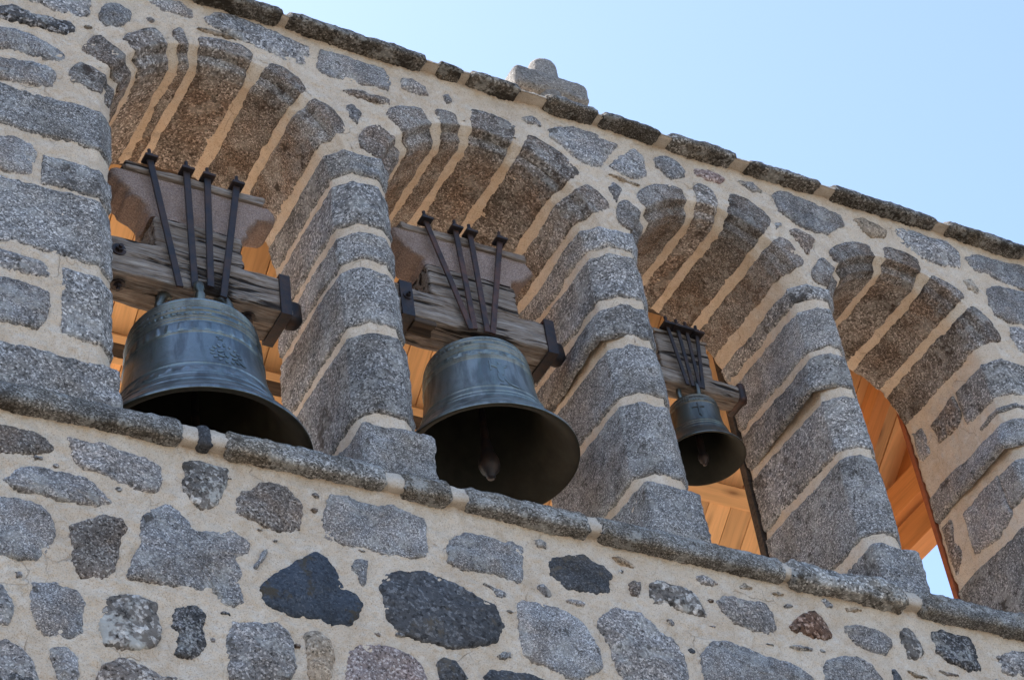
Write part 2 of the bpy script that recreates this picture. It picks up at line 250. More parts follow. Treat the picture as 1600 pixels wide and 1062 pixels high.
# ------------------------------------------------------------------ materials
class N:
    def __init__(s, name):
        s.m = bpy.data.materials.new(name); s.m.use_nodes = True; s.t = s.m.node_tree; s.b = s.t.nodes['Principled BSDF']
        tc = s.t.nodes.new('ShaderNodeTexCoord'); oi = s.t.nodes.new('ShaderNodeObjectInfo'); s.oi = oi
        va = s.t.nodes.new('ShaderNodeVectorMath'); va.operation = 'MULTIPLY_ADD'
        s.l(oi.outputs['Random'], va.inputs[0]); va.inputs[1].default_value = (37.1, 53.7, 71.9); s.l(tc.outputs['Object'], va.inputs[2]); s.co = va.outputs[0]
    def l(s, a, b): s.t.links.new(a, b)
    def put(s, v, sock):
        if hasattr(v, 'links'): s.l(v, sock)
        else: sock.default_value = v
    def scale(s, v):
        n = s.t.nodes.new('ShaderNodeMapping'); s.l(s.co, n.inputs[0]); n.inputs['Scale'].default_value = v; return n.outputs[0]
    def noise(s, sc, det=2, rough=.5, co=None, dist=0):
        n = s.t.nodes.new('ShaderNodeTexNoise'); s.l(co or s.co, n.inputs['Vector']); n.inputs['Scale'].default_value = sc; n.inputs['Detail'].default_value = det; n.inputs['Roughness'].default_value = rough; n.inputs['Distortion'].default_value = dist; return n.outputs['Fac']
    def voro(s, sc, out='Color', co=None, feat='F1'):
        n = s.t.nodes.new('ShaderNodeTexVoronoi'); n.feature = feat; s.l(co or s.co, n.inputs['Vector']); n.inputs['Scale'].default_value = sc; return n.outputs[out]
    def ramp(s, v, stops, interp='LINEAR'):
        n = s.t.nodes.new('ShaderNodeValToRGB'); s.put(v, n.inputs[0]); e = n.color_ramp.elements; n.color_ramp.interpolation = interp
        for k, (p, c) in enumerate(stops):
            q = e[k] if k < 2 else e.new(p)
            q.position = p; q.color = (c, c, c, 1) if isinstance(c, (int, float)) else tuple(c)+(1,)
        return n.outputs['Color']
    def mix(s, f, a, b, mode='MIX'):
        n = s.t.nodes.new('ShaderNodeMix'); n.data_type = 'RGBA'; n.blend_type = mode; s.put(f, n.inputs[0])
        for v, k in ((a, 6), (b, 7)): s.put(tuple(v)+(1,) if isinstance(v, tuple) and len(v) == 3 else v, n.inputs[k])
        return n.outputs[2]
    def math(s, op, a, b=0.0):
        n = s.t.nodes.new('ShaderNodeMath'); n.operation = op; s.put(a, n.inputs[0]); s.put(b, n.inputs[1]); return n.outputs[0]
    def sep(s, c, k=0):
        n = s.t.nodes.new('ShaderNodeSeparateColor'); s.l(c, n.inputs[0]); return n.outputs[k]
    def bump(s, h, strength=.5, dist=.005, nrm=None):
        n = s.t.nodes.new('ShaderNodeBump'); s.put(h, n.inputs['Height']); n.inputs['Strength'].default_value = strength; n.inputs['Distance'].default_value = dist
        if nrm: s.l(nrm, n.inputs['Normal'])
        return n.outputs[0]
    def fin(s, col, rough=.8, nrm=None, metal=0.0, spec=.3):
        s.put(tuple(col)+(1,) if isinstance(col, tuple) else col, s.b.inputs['Base Color']); s.put(rough, s.b.inputs['Roughness']); s.b.inputs['Metallic'].default_value = metal; s.b.inputs['Specular IOR Level'].default_value = spec
        if nrm: s.l(nrm, s.b.inputs['Normal'])
        return s.m
def granite(name, dark, mid, light, patch=(1, 1, 1), patch_amt=.0, contrast=1.0, stain=None, stain_lo=.58, grain=1.0, lichen=.0):
    n = N(name)
    sc_ = n.t.nodes.new('ShaderNodeVectorMath'); sc_.operation = 'SCALE'; n.l(n.co, sc_.inputs[0])
    n.l(n.math('ADD', n.math('MULTIPLY', n.math('FRACT', n.math('MULTIPLY', n.oi.outputs['Random'], 7.31)), .75), .62), sc_.inputs['Scale']); n.co = sc_.outputs[0]
    warp = n.noise(70*grain, 3, .65)
    v = n.sep(n.voro(95*grain), 0)                              # feldspar, quartz and mica grains
    v2 = n.sep(n.voro(190*grain), 1)
    g = n.math('ADD', n.math('MULTIPLY', v, .5), n.math('ADD', n.math('MULTIPLY', v2, .22), n.math('MULTIPLY', warp, .55)))
    c = .62
    col = n.ramp(g, [(c-.30*contrast, dark), (c-.06, mid), (c+.10, mid), (c+.32*contrast, light)])
    big = n.noise(4.2, 4, .6)
    col = n.mix(1.0, col, n.ramp(big, [(.28, .58), (.5, 1.0), (.72, 1.34)]), 'MULTIPLY')
    rnd = n.ramp(n.oi.outputs['Random'], [(0, .78), (1, 1.2)])
    col = n.mix(1.0, col, rnd, 'MULTIPLY')
    if patch_amt: col = n.mix(n.ramp(n.noise(3.1, 3, .55), [(.42, 0.0), (.62, patch_amt)]), col, n.mix(1.0, col, patch, 'MULTIPLY'))
    if stain:
        s = n.ramp(n.math('ADD', n.noise(5.5, 5, .68), n.math('MULTIPLY', n.noise(45, 3, .6), .18)), [(stain_lo, 0.0), (stain_lo+.09, .92)])
        col = n.mix(s, col, stain)
    if lichen:
        s = n.ramp(n.math('ADD', n.noise(9, 4, .7), n.math('MULTIPLY', n.noise(60, 2), .25)), [(.655, 0.0), (.73, lichen)])
        col = n.mix(s, col, (.45, .455, .43))
        col = n.mix(n.ramp(n.math('ADD', n.noise(13, 4, .7), n.math('MULTIPLY', n.noise(75, 2), .2)), [(.70, 0.0), (.76, .7)]), col, (.05, .045, .038))
    h = n.math('ADD', n.math('MULTIPLY', g, .7), n.math('MULTIPLY', n.noise(28*grain, 5, .65), .9))
    return n.fin(col, .88, n.bump(h, .75, .008), spec=.25)
M = {}
M['gray'] = granite('granite_grey', (.034, .034, .036), (.20, .20, .204), (.62, .62, .625), (1.0, .84, .70), .55, 1.1, grain=1.5, lichen=.35)
M['brown'] = granite('granite_brownish', (.03, .025, .02), (.17, .15, .135), (.5, .47, .43), (.9, .7, .55), .6)
M['dark'] = granite('granite_dark', (.012, .012, .013), (.075, .074, .075), (.36, .36, .37), (1, .85, .7), .4, lichen=.4)
M['fleck'] = granite('granite_white_flecked', (.02, .018, .016), (.15, .14, .13), (.6, .59, .57), (.8, .65, .5), .5, 1.15, grain=.55, lichen=.7)
M['slate'] = granite('dark_bluish_stone', (.016, .017, .019), (.062, .066, .073), (.17, .18, .195), (1, .88, .76), .5, 1.2, stain=(.10, .085, .065), stain_lo=.66)
M['blue'] = granite('blue_basalt', (.02, .026, .036), (.055, .07, .094), (.12, .14, .17), (1.1, 1, .9), .3, 1.2, stain=(.06, .05, .035), stain_lo=.64)
M['tan'] = granite('pale_tan_stone', (.08, .07, .055), (.30, .26, .21), (.52, .47, .4), (1, .8, .6), .5)
M['pink'] = granite('pink_granite', (.05, .04, .037), (.23, .185, .172), (.55, .5, .475), (1.0, .74, .70), .7)
M['rust'] = granite('rusty_schist', (.02, .013, .01), (.12, .082, .06), (.36, .3, .26), (.9, .6, .45), .6, grain=.6)
M['arch'] = granite('granite_arch', (.034, .030, .027), (.18, .162, .147), (.54, .52, .50), (.68, .53, .42), .8, stain=(.040, .028, .021), stain_lo=.655, lichen=.25, grain=1.4)
M['jamb'] = granite('granite_jamb', (.036, .036, .037), (.195, .195, .196), (.60, .60, .60), (.9, .8, .68), .5, stain=(.05, .045, .04), stain_lo=.69, lichen=.3, grain=1.4)
M['ledge'] = granite('granite_ledge', (.025, .023, .021), (.17, .164, .152), (.56, .55, .53), (.7, .6, .47), .7, stain=(.04, .032, .024), stain_lo=.67, lichen=.45, grain=1.3)
M['coping'] = granite('granite_coping', (.02, .018, .016), (.115, .104, .09), (.40, .385, .36), (.7, .6, .47), .7, stain=(.03, .025, .019), stain_lo=.60, lichen=.4, grain=1.3)
def mk_mortar():
    n = N('lime_mortar')
    tc = n.t.nodes.new('ShaderNodeTexCoord'); n.co = tc.outputs['Object']
    col = n.ramp(n.noise(2.2, 4, .6), [(.3, (.54, .44, .335)), (.55, (.63, .53, .415)), (.75, (.67, .585, .48))])
    col = n.mix(n.ramp(n.noise(13, 4, .65, dist=.5), [(.46, 0.0), (.66, .75)]), col, (.68, .61, .52))
    col = n.mix(n.ramp(n.noise(4.5, 5, .7, dist=.8), [(.53, 0.0), (.72, .55)]), col, (.42, .31, .20))
    col = n.mix(n.ramp(n.noise(150, 2, .7), [(.36, .6), (.46, 0.0)]), col, (.27, .20, .14))
    col = n.mix(n.ramp(n.noise(110, 3, .6), [(.55, 0.0), (.72, .5)]), col, (.60, .52, .42))
    col = n.mix(n.ramp(n.noise(7, 5, .7, dist=.6), [(.62, 0.0), (.72, .35)]), col, (.40, .30, .205))
    wv = n.t.nodes.new('ShaderNodeVectorMath'); wv.operation = 'ADD'; nz = n.t.nodes.new('ShaderNodeTexNoise'); nz.inputs['Scale'].default_value = 6; n.l(n.co, nz.inputs['Vector'])
    sc = n.t.nodes.new('ShaderNodeVectorMath'); sc.operation = 'SCALE'; n.l(nz.outputs['Color'], sc.inputs[0]); sc.inputs['Scale'].default_value = .22; n.l(n.co, wv.inputs[0]); n.l(sc.outputs[0], wv.inputs[1])
    crk = n.ramp(n.voro(3.1, 'Distance', wv.outputs[0], 'DISTANCE_TO_EDGE'), [(.003, 1.0), (.010, 0.0)])
    crk = n.math('MULTIPLY', crk, n.ramp(n.noise(2.7, 2), [(.54, 0.0), (.64, .45)]))
    col = n.mix(crk, col, (.24, .175, .12))
    h = n.math('ADD', n.math('MULTIPLY', n.noise(120, 3, .7), .6), n.math('MULTIPLY', n.noise(22, 5, .65, dist=.8), 1.5))
    h = n.math('SUBTRACT', h, crk)
    return n.fin(col, .93, n.bump(h, .9, .012), spec=.15)
M['mortar'] = mk_mortar()
def mk_pale_mortar():
    n = N('pale_lime_mortar')
    col = n.ramp(n.noise(9, 4, .6), [(.3, (.40, .34, .27)), (.7, (.58, .52, .44))])
    col = n.mix(n.ramp(n.noise(140, 2, .7), [(.36, .6), (.48, 0.0)]), col, (.28, .22, .16))
    return n.fin(col, .92, n.bump(n.noise(70, 4, .65), .6, .008), spec=.15)
M['pale_mortar'] = mk_pale_mortar()
def mk_oldwood():
    n = N('weathered_oak'); g = n.scale((3.2, 36, 36)); g2 = n.scale((11, 140, 140))
    a = n.noise(1, 5, .65, g, .7); b = n.noise(1, 3, .6, g2, .4)
    col = n.ramp(n.math('ADD', n.math('MULTIPLY', a, .6), n.math('MULTIPLY', b, .4)), [(.30, (.03, .023, .018)), (.43, (.165, .135, .112)), (.56, (.28, .248, .22)), (.72, (.49, .465, .435))])
    crack = n.ramp(n.noise(1, 3, .55, n.scale((1.3, 15, 15)), 1.1), [(.37, 1.0), (.43, 0.0)])
    col = n.mix(crack, col, (.022, .017, .014))
    col = n.mix(n.ramp(n.noise(3.3, 4, .65), [(.55, 0.0), (.68, .6)]), col, (.10, .062, .04))
    h = n.math('SUBTRACT', n.math('ADD', n.math('MULTIPLY', a, 1.0), n.math('MULTIPLY', b, .35)), n.math('MULTIPLY', crack, 1.2))
    return n.fin(col, .85, n.bump(h, .9, .02), spec=.2)
M['oldwood'] = mk_oldwood()
def mk_pine(name, tint, dark):
    n = N(name); g = n.scale((9, .8, 9))
    a = n.noise(1, 3, .5, g, 1.6); b = n.noise(1, 3, .6, n.scale((70, 2.2, 70)))
    base = n.ramp(a, [(.25, tuple(c*.78 for c in tint)), (.5, tint), (.75, tuple(min(1, c*1.14) for c in tint))])
    base = n.mix(n.ramp(b, [(.3, .35), (.5, 0.0)]), base, tuple(c*.62 for c in tint))
    kn = n.voro(1, 'Distance', n.scale((5.5, 1.7, 5.5)))
    base = n.mix(n.ramp(kn, [(.05, .95), (.11, .3), (.2, 0.0)]), base, dark)
    rnd = n.ramp(n.oi.outputs['Random'], [(0, .70), (1, 1.18)])
    base = n.mix(1.0, base, rnd, 'MULTIPLY')
    return n.fin(base, .55, n.bump(b, .15, .002), spec=.35)
M['pine'] = mk_pine('pine_boards', (.78, .475, .225), (.11, .036, .014))
M['shaded_beamwood'] = mk_pine('shaded_pine_beams', (.58, .255, .085), (.08, .025, .01))  # same pine, darkened so tie beams and rafters carry their shade in the colour
M['redwood'] = mk_pine('red_stained_wood', (.26, .075, .03), (.06, .02, .01))
M['pine_x'] = M['pine']
def mk_darktimber():
    n = N('dark_timber'); a = n.noise(1, 4, .6, n.scale((2, 40, 40)), .6)
    return n.fin(n.ramp(a, [(.3, (.022, .016, .012)), (.7, (.085, .06, .042))]), .75, n.bump(a, .5, .006))
M['darktimber'] = mk_darktimber()
def mk_iron(name, base, rust):
    n = N(name); a = n.noise(14, 5, .65); f = n.noise(120, 3, .6)
    col = n.mix(n.ramp(a, [(.42, 0.0), (.66, .8)]), base, rust)
    return n.fin(col, n.ramp(f, [(.3, .42), (.7, .62)]), n.bump(n.math('ADD', a, n.math('MULTIPLY', f, .4)), .35, .004), metal=.25, spec=.4)
M['iron'] = mk_iron('forged_iron', (.020, .020, .025), (.055, .033, .025))
M['rustiron'] = mk_iron('rusty_iron', (.030, .022, .022), (.11, .05, .032))
def mk_bronze(name, base, pat, amt, rough):
    n = N(name); a = n.noise(5, 5, .65); b = n.noise(2.0, 4, .6, n.scale((6, 6, .8))); f = n.noise(90, 4, .7)
    col = n.mix(n.ramp(a, [(.40, 0.0), (.66, amt)]), base, pat)
    col = n.mix(n.ramp(b, [(.48, 0.0), (.62, .8)]), col, tuple(c*.42 for c in base))
    col = n.mix(n.ramp(n.noise(2.6, 4, .6, n.scale((9, 9, .7)), .3), [(.56, 0.0), (.66, .35)]), col, (.13, .18, .165))
    col = n.mix(n.ramp(f, [(.60, 0.0), (.72, .45)]), col, (.03, .028, .02))
    return n.fin(col, n.ramp(n.noise(8, 4, .7), [(.3, rough-.08), (.7, rough+.12)]), n.bump(n.math('ADD', n.math('MULTIPLY', f, .35), a), .25, .006), metal=.9, spec=.5)
M['bronze1'] = mk_bronze('bronze_dark', (.20, .232, .245), (.14, .178, .178), .75, .40)
M['bronze2'] = mk_bronze('bronze_grey', (.235, .258, .255), (.18, .215, .205), .8, .48)
M['bronze3'] = mk_bronze('bronze_brown', (.17, .165, .145), (.13, .165, .15), .7, .38)
def mk_shaded_inside():
    n = N('shaded_bronze_inside'); a = n.noise(9, 4, .6)  # bell insides: their shade is painted in as a near-black bronze
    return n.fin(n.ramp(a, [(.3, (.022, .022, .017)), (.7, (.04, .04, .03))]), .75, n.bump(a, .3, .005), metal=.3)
M['shaded_inside'] = mk_shaded_inside()
def mk_sandstone():
    n = N('pink_sandstone')
    col = n.ramp(n.noise(130, 4, .75), [(.30, (.14, .105, .09)), (.5, (.29, .225, .198)), (.7, (.46, .385, .355))])
    col = n.mix(n.ramp(n.noise(5, 4, .6), [(.5, 0.0), (.7, .6)]), col, (.17, .115, .085))
    return n.fin(col, .9, n.bump(n.math('ADD', n.noise(70, 4, .7), n.noise(16, 5, .7)), .9, .014), spec=.15)
M['sandstone'] = mk_sandstone()
def mk_plain(name, lo, hi, sc, rough=.9):
    n = N(name); a = n.noise(sc, 5, .6)
    return n.fin(n.ramp(a, [(.3, lo), (.7, hi)]), rough, n.bump(a, .4, .02), spec=.2)
M['ground'] = mk_plain('gravel_square', (.16, .133, .102), (.25, .21, .165), 2.0)
M['bounce_slab'] = mk_plain('bounce_slab_warm', (.52, .38, .26), (.64, .49, .35), 3.0)  # pale warm tone for the unseen slab that bounces sunlight under the roof
M['tiles'] = mk_plain('roof_tiles', (.22, .10, .06), (.38, .18, .11), 6.0)
M['crossstone'] = granite('cross_stone', (.10, .093, .087), (.24, .232, .22), (.42, .41, .395), (1, .86, .7), .5, grain=1.8)

# ------------------------------------------------------------------ the setting
def sheet(name, x0, x1, y0, y1, z, mat, n=8):
    X, Y = np.meshgrid(np.linspace(x0, x1, n), np.linspace(y0, y1, n), indexing='ij')
    V = np.stack([X, Y, np.full_like(X, z)], -1).reshape(-1, 3)
    return obj(name, V, grid_faces(n, n), mat)
g = sheet('ground', -2500, 2500, -2500, 2500, -H0, M['ground']); tag(g, 'pale gravel square in front of the church', 'ground', kind='structure')

# ------------------------------------------------------------------ the gable: openings
T = 0.85; CH = 0.085; ZS = -1.12
OPEN = [(-1.56, .93, .63), (.03, .92, .64), (1.55, .95, .56), (2.93, .96, .56)]
gable = empty('bell_gable', (0, .42, 0), 'old granite bell gable with four arched openings in a row and pale lime joints', 'bell gable')
GW = Vector((0, .42, 0))
def mnoise(P):
    return 0.0058*fbm(P, 20, 3, 3)+0.0040*fbm(P, 80, 2, 5)+mlow(P)
def mlow(P):
    return 0.006*fbm(P, 3.1, 2, 8)
def outline(i, off, n_arc=72, n_j=60):
    """points round opening i grown by off: up the left jamb, over the arch, down the right jamb"""
    xc, zc, r = OPEN[i]; R = r+off
    zl = np.linspace(ZS-.03, zc, n_j)
    L = np.stack([np.full(n_j, xc-R), zl], 1)
    a = np.linspace(np.pi, 0, n_arc+1)[1:-1]
    A = np.stack([xc+R*np.cos(a), zc+R*np.sin(a)], 1)
    Rr = np.stack([np.full(n_j, xc+R), zl[::-1]], 1)
    return np.vstack([L, A, Rr])
def inside(X, Z, i, off):
    xc, zc, r = OPEN[i]; R = r+off
    return ((np.abs(X-xc) < R) & (Z <= zc) & (Z > ZS)) | ((np.hypot(X-xc, Z-zc) < R) & (Z > zc))
REC = 0.003
prof = [(CH+.075, .012), (CH+.06, .002), (CH+.04, 0), (CH+.02, 0), (CH, .0), (CH*.66, CH*.34), (CH*.33, CH*.67), (0, CH)]
prof += [(0, y) for y in np.linspace(.125, T, 56)] + [(.04, T+.002), (.12, T+.002)]
wall_geo = []
prof_arch = list(prof); prof_arch[5] = (CH*.80, .053); prof_arch[6] = (.018, .070); prof_arch[7] = (.003, .116)
for i in range(4):
    def sect(pr): return np.stack([np.concatenate([(o := outline(i, d))[:, :1], np.full((len(o), 1), max(y, .0)), o[:, 1:]], 1) for d, y in pr], 1)
    Pj, Pa = sect(prof), sect(prof_arch); wz = np.clip((Pj[:, 3, 2]-OPEN[i][1]-.12)/.12, 0, 1)[:, None, None]
    P = Pj*(1-wz)+Pa*wz
    n = grid_normals(P); 
    c = np.array([OPEN[i][0], -1.0, .3])
    if np.einsum('k,k', n[30, 30], c-P[30, 30]) < 0: n = -n
    P = P+n*(mnoise(P)-REC)[..., None]
    wall_geo.append((P.reshape(-1, 3), grid_faces(P.shape[0], P.shape[1])))
xs = np.unique(np.concatenate([np.arange(-5.5, -3.0, .12), np.arange(-3.0, 4.45, .0125), np.arange(4.45, 6.6, .12)]).round(4))
zs = np.unique(np.concatenate([np.arange(-9.7, -2.85, .2), np.arange(-2.85, 2.06, .0125)]).round(4))
X, Z = np.meshgrid(xs, zs, indexing='ij')
P = np.stack([X, np.zeros_like(X), Z], -1)
dmin = np.full(X.shape, 9.0)
for xc, zc, r in OPEN: dmin = np.minimum(dmin, np.where(Z > zc, np.hypot(X-xc, Z-zc), np.abs(X-xc))-r)
P[..., 1] = -mnoise(P)+REC*(1-np.clip((dmin-CH-.06)/.06, 0, 1))*(Z > ZS)
F = grid_faces(len(xs), len(zs)); cx_, cz_ = P.reshape(-1, 3)[F].mean(1)[:, 0], P.reshape(-1, 3)[F].mean(1)[:, 2]
keep = np.ones(len(F), bool)
for i in range(4): keep &= ~inside(cx_, cz_, i, CH+.045)
keep &= ~((cz_ > ZS-.10) & (cz_ < ZS) & (cx_ > -2.2) & (cx_ < 3.5) & False)
wall_geo.append((P.reshape(-1, 3), F[keep]))
xb = np.arange(-5.5, 6.55, .05); zb = np.arange(-9.7, 2.06, .05); X, Z = np.meshgrid(xb, zb, indexing='ij')
P = np.stack([X, np.full_like(X, T), Z], -1); F = grid_faces(len(xb), len(zb), flip=True); c = P.reshape(-1, 3)[F].mean(1)
keep = np.ones(len(F), bool)
for i in range(4): keep &= ~inside(c[:, 0], c[:, 2], i, .06)
wall_geo.append((P.reshape(-1, 3), F[keep]))
wall_geo.append((np.array([(-5.5, 0, 2.045), (6.5, 0, 2.045), (6.5, T, 2.045), (-5.5, T, 2.045)]), [(0, 1, 2, 3)]))
wall_geo.append((np.array([(-5.5, 0, -9.7), (-5.5, T, -9.7), (-5.5, T, 2.05), (-5.5, 0, 2.05), (6.5, 0, -9.7), (6.5, T, -9.7), (6.5, T, 2.05), (6.5, 0, 2.05)]), [(0, 3, 2, 1), (4, 5, 6, 7)]))
for i in range(4):
    xc, zc, r = OPEN[i]
    wall_geo.append((np.array([(xc-r-.1, .0, ZS-.025), (xc+r+.1, .0, ZS-.025), (xc+r+.1, T, ZS-.02), (xc-r-.1, T, ZS-.02)]), [(0, 1, 2, 3)]))
V, F = join(*wall_geo)
obj('mortar', V, F, M['mortar'], gable)

# ---- rubble stones laid in the mortar face
def resample(pts, n):
    p = np.asarray(pts, float); q = np.vstack([p, p[:1]]); d = np.r_[0, np.cumsum(np.linalg.norm(np.diff(q, axis=0), axis=1))]
    t = np.linspace(0, d[-1], n, endpoint=False)
    return np.stack([np.interp(t, d, q[:, 0]), np.interp(t, d, q[:, 1])], 1), d[-1]
def pillow(pts2, seed, to3, proud=.012, grow=.012):
    """outline (a, b) on a wall face -> gently domed, ragged-edged stone; to3(a, b, out) places it"""
    a = np.array(pts2, float)
    area = 0.5*np.sum(a[:, 0]*np.roll(a[:, 1], -1)-a[:, 1]*np.roll(a[:, 0], -1))
    if area < 0: a = a[::-1]
    per = resample(a, 50)[1]; n = int(np.clip(per/.011, 36, 190))
    o, _ = resample(a, n)
    for _ in range(1): o = .25*np.roll(o, 1, 0)+.5*o+.25*np.roll(o, -1, 0)
    t = np.roll(o, -1, 0)-np.roll(o, 1, 0); nn = np.stack([t[:, 1], -t[:, 0]], 1); nn /= np.linalg.norm(nn, axis=1, keepdims=True)+1e-9
    P3 = np.stack([o[:, 0], np.full(n, seed*3.7), o[:, 1]], 1)
    o = o+nn*(.004*fbm(P3, 22, 2, seed)+.004*fbm(P3, 70, 2, seed+3))[:, None]
    c = o.mean(0); size = np.sqrt(abs(area)); proud = min(proud, size*.09); grow = min(grow, size*.08)
    rings = [(1, grow, -.022), (1, .35*grow, -.001), (1, -.003, .007)]
    sc = [.93, .82, .68, .54, .40, .26, .12]
    V, out = [], []
    for s, g_, h in rings: V.append(o+nn*g_); out.append(np.full(n, h))
    base = o-nn*min(.008, size*.05)
    for s in sc:
        V.append(c+(base-c)*s); e = 1-s**3
        out.append(np.full(n, .008+proud*e))
    V = np.vstack(V+[c[None]]); out = np.r_[np.concatenate(out), .008+proud]
    P3 = np.stack([V[:, 0], np.full(len(V), seed*3.7), V[:, 1]], 1)
    w = np.ones(len(V)); w[:n] = .2
    tilt = np.array([rng.uniform(-.05, .05), rng.uniform(-.05, .05)])
    out = out+w*(.0038*fbm(P3, 30, 3, seed+5)+.006*fbm(P3, 7, 2, seed+6)*min(1, size/.15)+.013*min(1, size/.22)*(np.abs(vnoise(P3*6.5, seed+12))-.16))+mlow(np.stack([V[:, 0], V[:, 0]*0, V[:, 1]], 1))+((V-c)@tilt)*.35*w
    k = len(rings)+len(sc); F = [(r*n+i, r*n+(i+1) % n, (r+1)*n+(i+1) % n, (r+1)*n+i) for r in range(k-1) for i in range(n)]
    F += [((k-1)*n+i, (k-1)*n+(i+1) % n, k*n) for i in range(n)]
    return to3(V[:, 0], V[:, 1], out), F
front = lambda a, b, o: np.stack([a, -o, b], 1)
LBL = {'blue': 'dark blue angular stone with a pointed top', 'slate': 'dark bluish grey stone', 'pink': 'pinkish stone', 'rust': 'small rust brown stone', 'fleck': 'dark stone with white flecks', 'tan': 'pale tan stone', 'dark': 'dark charcoal stone'}
for k, (kind, pts) in enumerate(RUBBLE):
    V, F = pillow(pts, k+1, front, proud=.010)
    obj('stone', V, F, M[kind], gable, label=LBL.get(kind))
# more rubble just outside the photograph, so the masonry goes on below and beside it
occ = [np.array(p).mean(0) for _, p in RUBBLE]
ex = []
for zr, h in ((-2.42, .2), (-2.72, .22), (-3.02, .24), (-3.34, .24)):
    x = -3.6+rng.uniform(0, .2)
    while x < 5.4:
        w = rng.uniform(.16, .42); z = zr+rng.uniform(-.03, .03)
        if zr > -2.5 and -2.9 < x < 1.1: x += w+.08; continue
        ex.append((x+w/2, z, w, h*rng.uniform(.7, .95))); x += w+rng.uniform(.06, .12)
for zr, h in ((-1.45, .18), (-1.72, .2), (-2.0, .2), (-2.24, .18)):
    for x0, x1 in ((-4.6, -2.95), (3.15, 5.3)):
        if x0 > 0: x0 = {-1.45: 3.1, -1.72: 3.15, -2.0: 2.7, -2.24: 2.2}[zr]
        x = x0
        while x < x1:
            w = rng.uniform(.16, .38); ex.append((x+w/2, zr+rng.uniform(-.02, .02), w, h*rng.uniform(.75, .95))); x += w+rng.uniform(.06, .1)
for zr in (1.8, 1.52, 1.22, .94, .62, .3, 0, -.3, -.6, -.9):
    for x0, x1 in ((-4.6, -3.12), (4.15 if zr < 1.6 else 4.4, 5.6)):
        x = x0
        while x < x1:
            w = rng.uniform(.2, .45); ex.append((x+w/2, zr+rng.uniform(-.02, .02), w, .2)); x += w+rng.uniform(.06, .1)
def clear(x, z, d):
    for kd, p in RUBBLE:
        p = np.array(p)
        if np.min(np.hypot(p[:, 0]-x, p[:, 1]-z)) < d: return False
        a, b = p, np.roll(p, -1, 0); c = ((a[:, 1] > z) != (b[:, 1] > z)) & (x < (b[:, 0]-a[:, 0])*(z-a[:, 1])/(b[:, 1]-a[:, 1]+1e-9)+a[:, 0])
        if c.sum() % 2: return False
    return True
chips = 0
while chips < 46:
    x, z = rng.uniform(-2.75, 3.0), rng.uniform(-2.3, -1.36)
    if z > -1.36-.0 or not clear(x, z, .035): continue
    ex.append((x, z, rng.uniform(.018, .05), rng.uniform(.010, .026))); chips += 1
for k, (x, z, w, h) in enumerate(ex):
    m = 9; pts = []
    for q in range(m):
        a = 2*math.pi*q/m+rng.uniform(-.2, .2); ca, sa = math.cos(a), math.sin(a)
        e = (abs(ca)**3+abs(sa)**3)**(-1/3)*rng.uniform(.85, 1.05); pts.append((x+w/2*e*ca, z+h/2*e*sa))
    V, F = pillow(pts, 300+k, front)
    obj('stone', V, F, M[rng.choice(['gray']*5+['brown', 'dark', 'fleck', 'slate'])], gable)

# ---- dressed blocks: a section swept along a second direction, edges sunk into the joints
def block(P, su, sv, seed, edge=.022, amp=1.0, flipcheck=None, soft_v=True):
    """P[u, v] surface; su/sv = metres along u and v; edges sink to make the joints"""
    n = grid_normals(P)
    if np.dot(n[P.shape[0]//2, P.shape[1]//2], flipcheck) < 0: n = -n
    eu = np.minimum(su, su.max(0, keepdims=True)-su); e = eu
    if soft_v: e = np.minimum(eu, np.minimum(sv, sv.max(1, keepdims=True)-sv))
    jag = .006*fbm(P, 35, 2, seed+2)
    e = np.clip(e+jag*np.clip(e/.01, 0, 1), 0, None)
    sink = -edge*np.exp(-(e/.009)**1.3)-.004*np.exp(-(e/.020)**2)
    d = sink+amp*(.004*fbm(P, 6.5, 2, seed)+.004*fbm(P, 26, 3, seed+4))+mlow(P)+.008
    return P+n*d[..., None], n
def steps(*segs):
    """dense parameter list with extra points at the ends"""
    return np.concatenate(segs)
def sec_points(pts, res):
    """polyline section -> evenly resampled with its corners kept"""
    out = [np.array(pts[0], float)]
    for a, b in zip(pts[:-1], pts[1:]):
        a = np.array(a, float); b = np.array(b, float); m = max(2, int(np.linalg.norm(b-a)/res))
        out += [a+(b-a)*t for t in np.linspace(0, 1, m+1)[1:]]
    return np.array(out)
def ends(n):
    t = np.linspace(0, 1, n); return np.unique(np.r_[t, .012, .03, .06, .94, .97, .988])
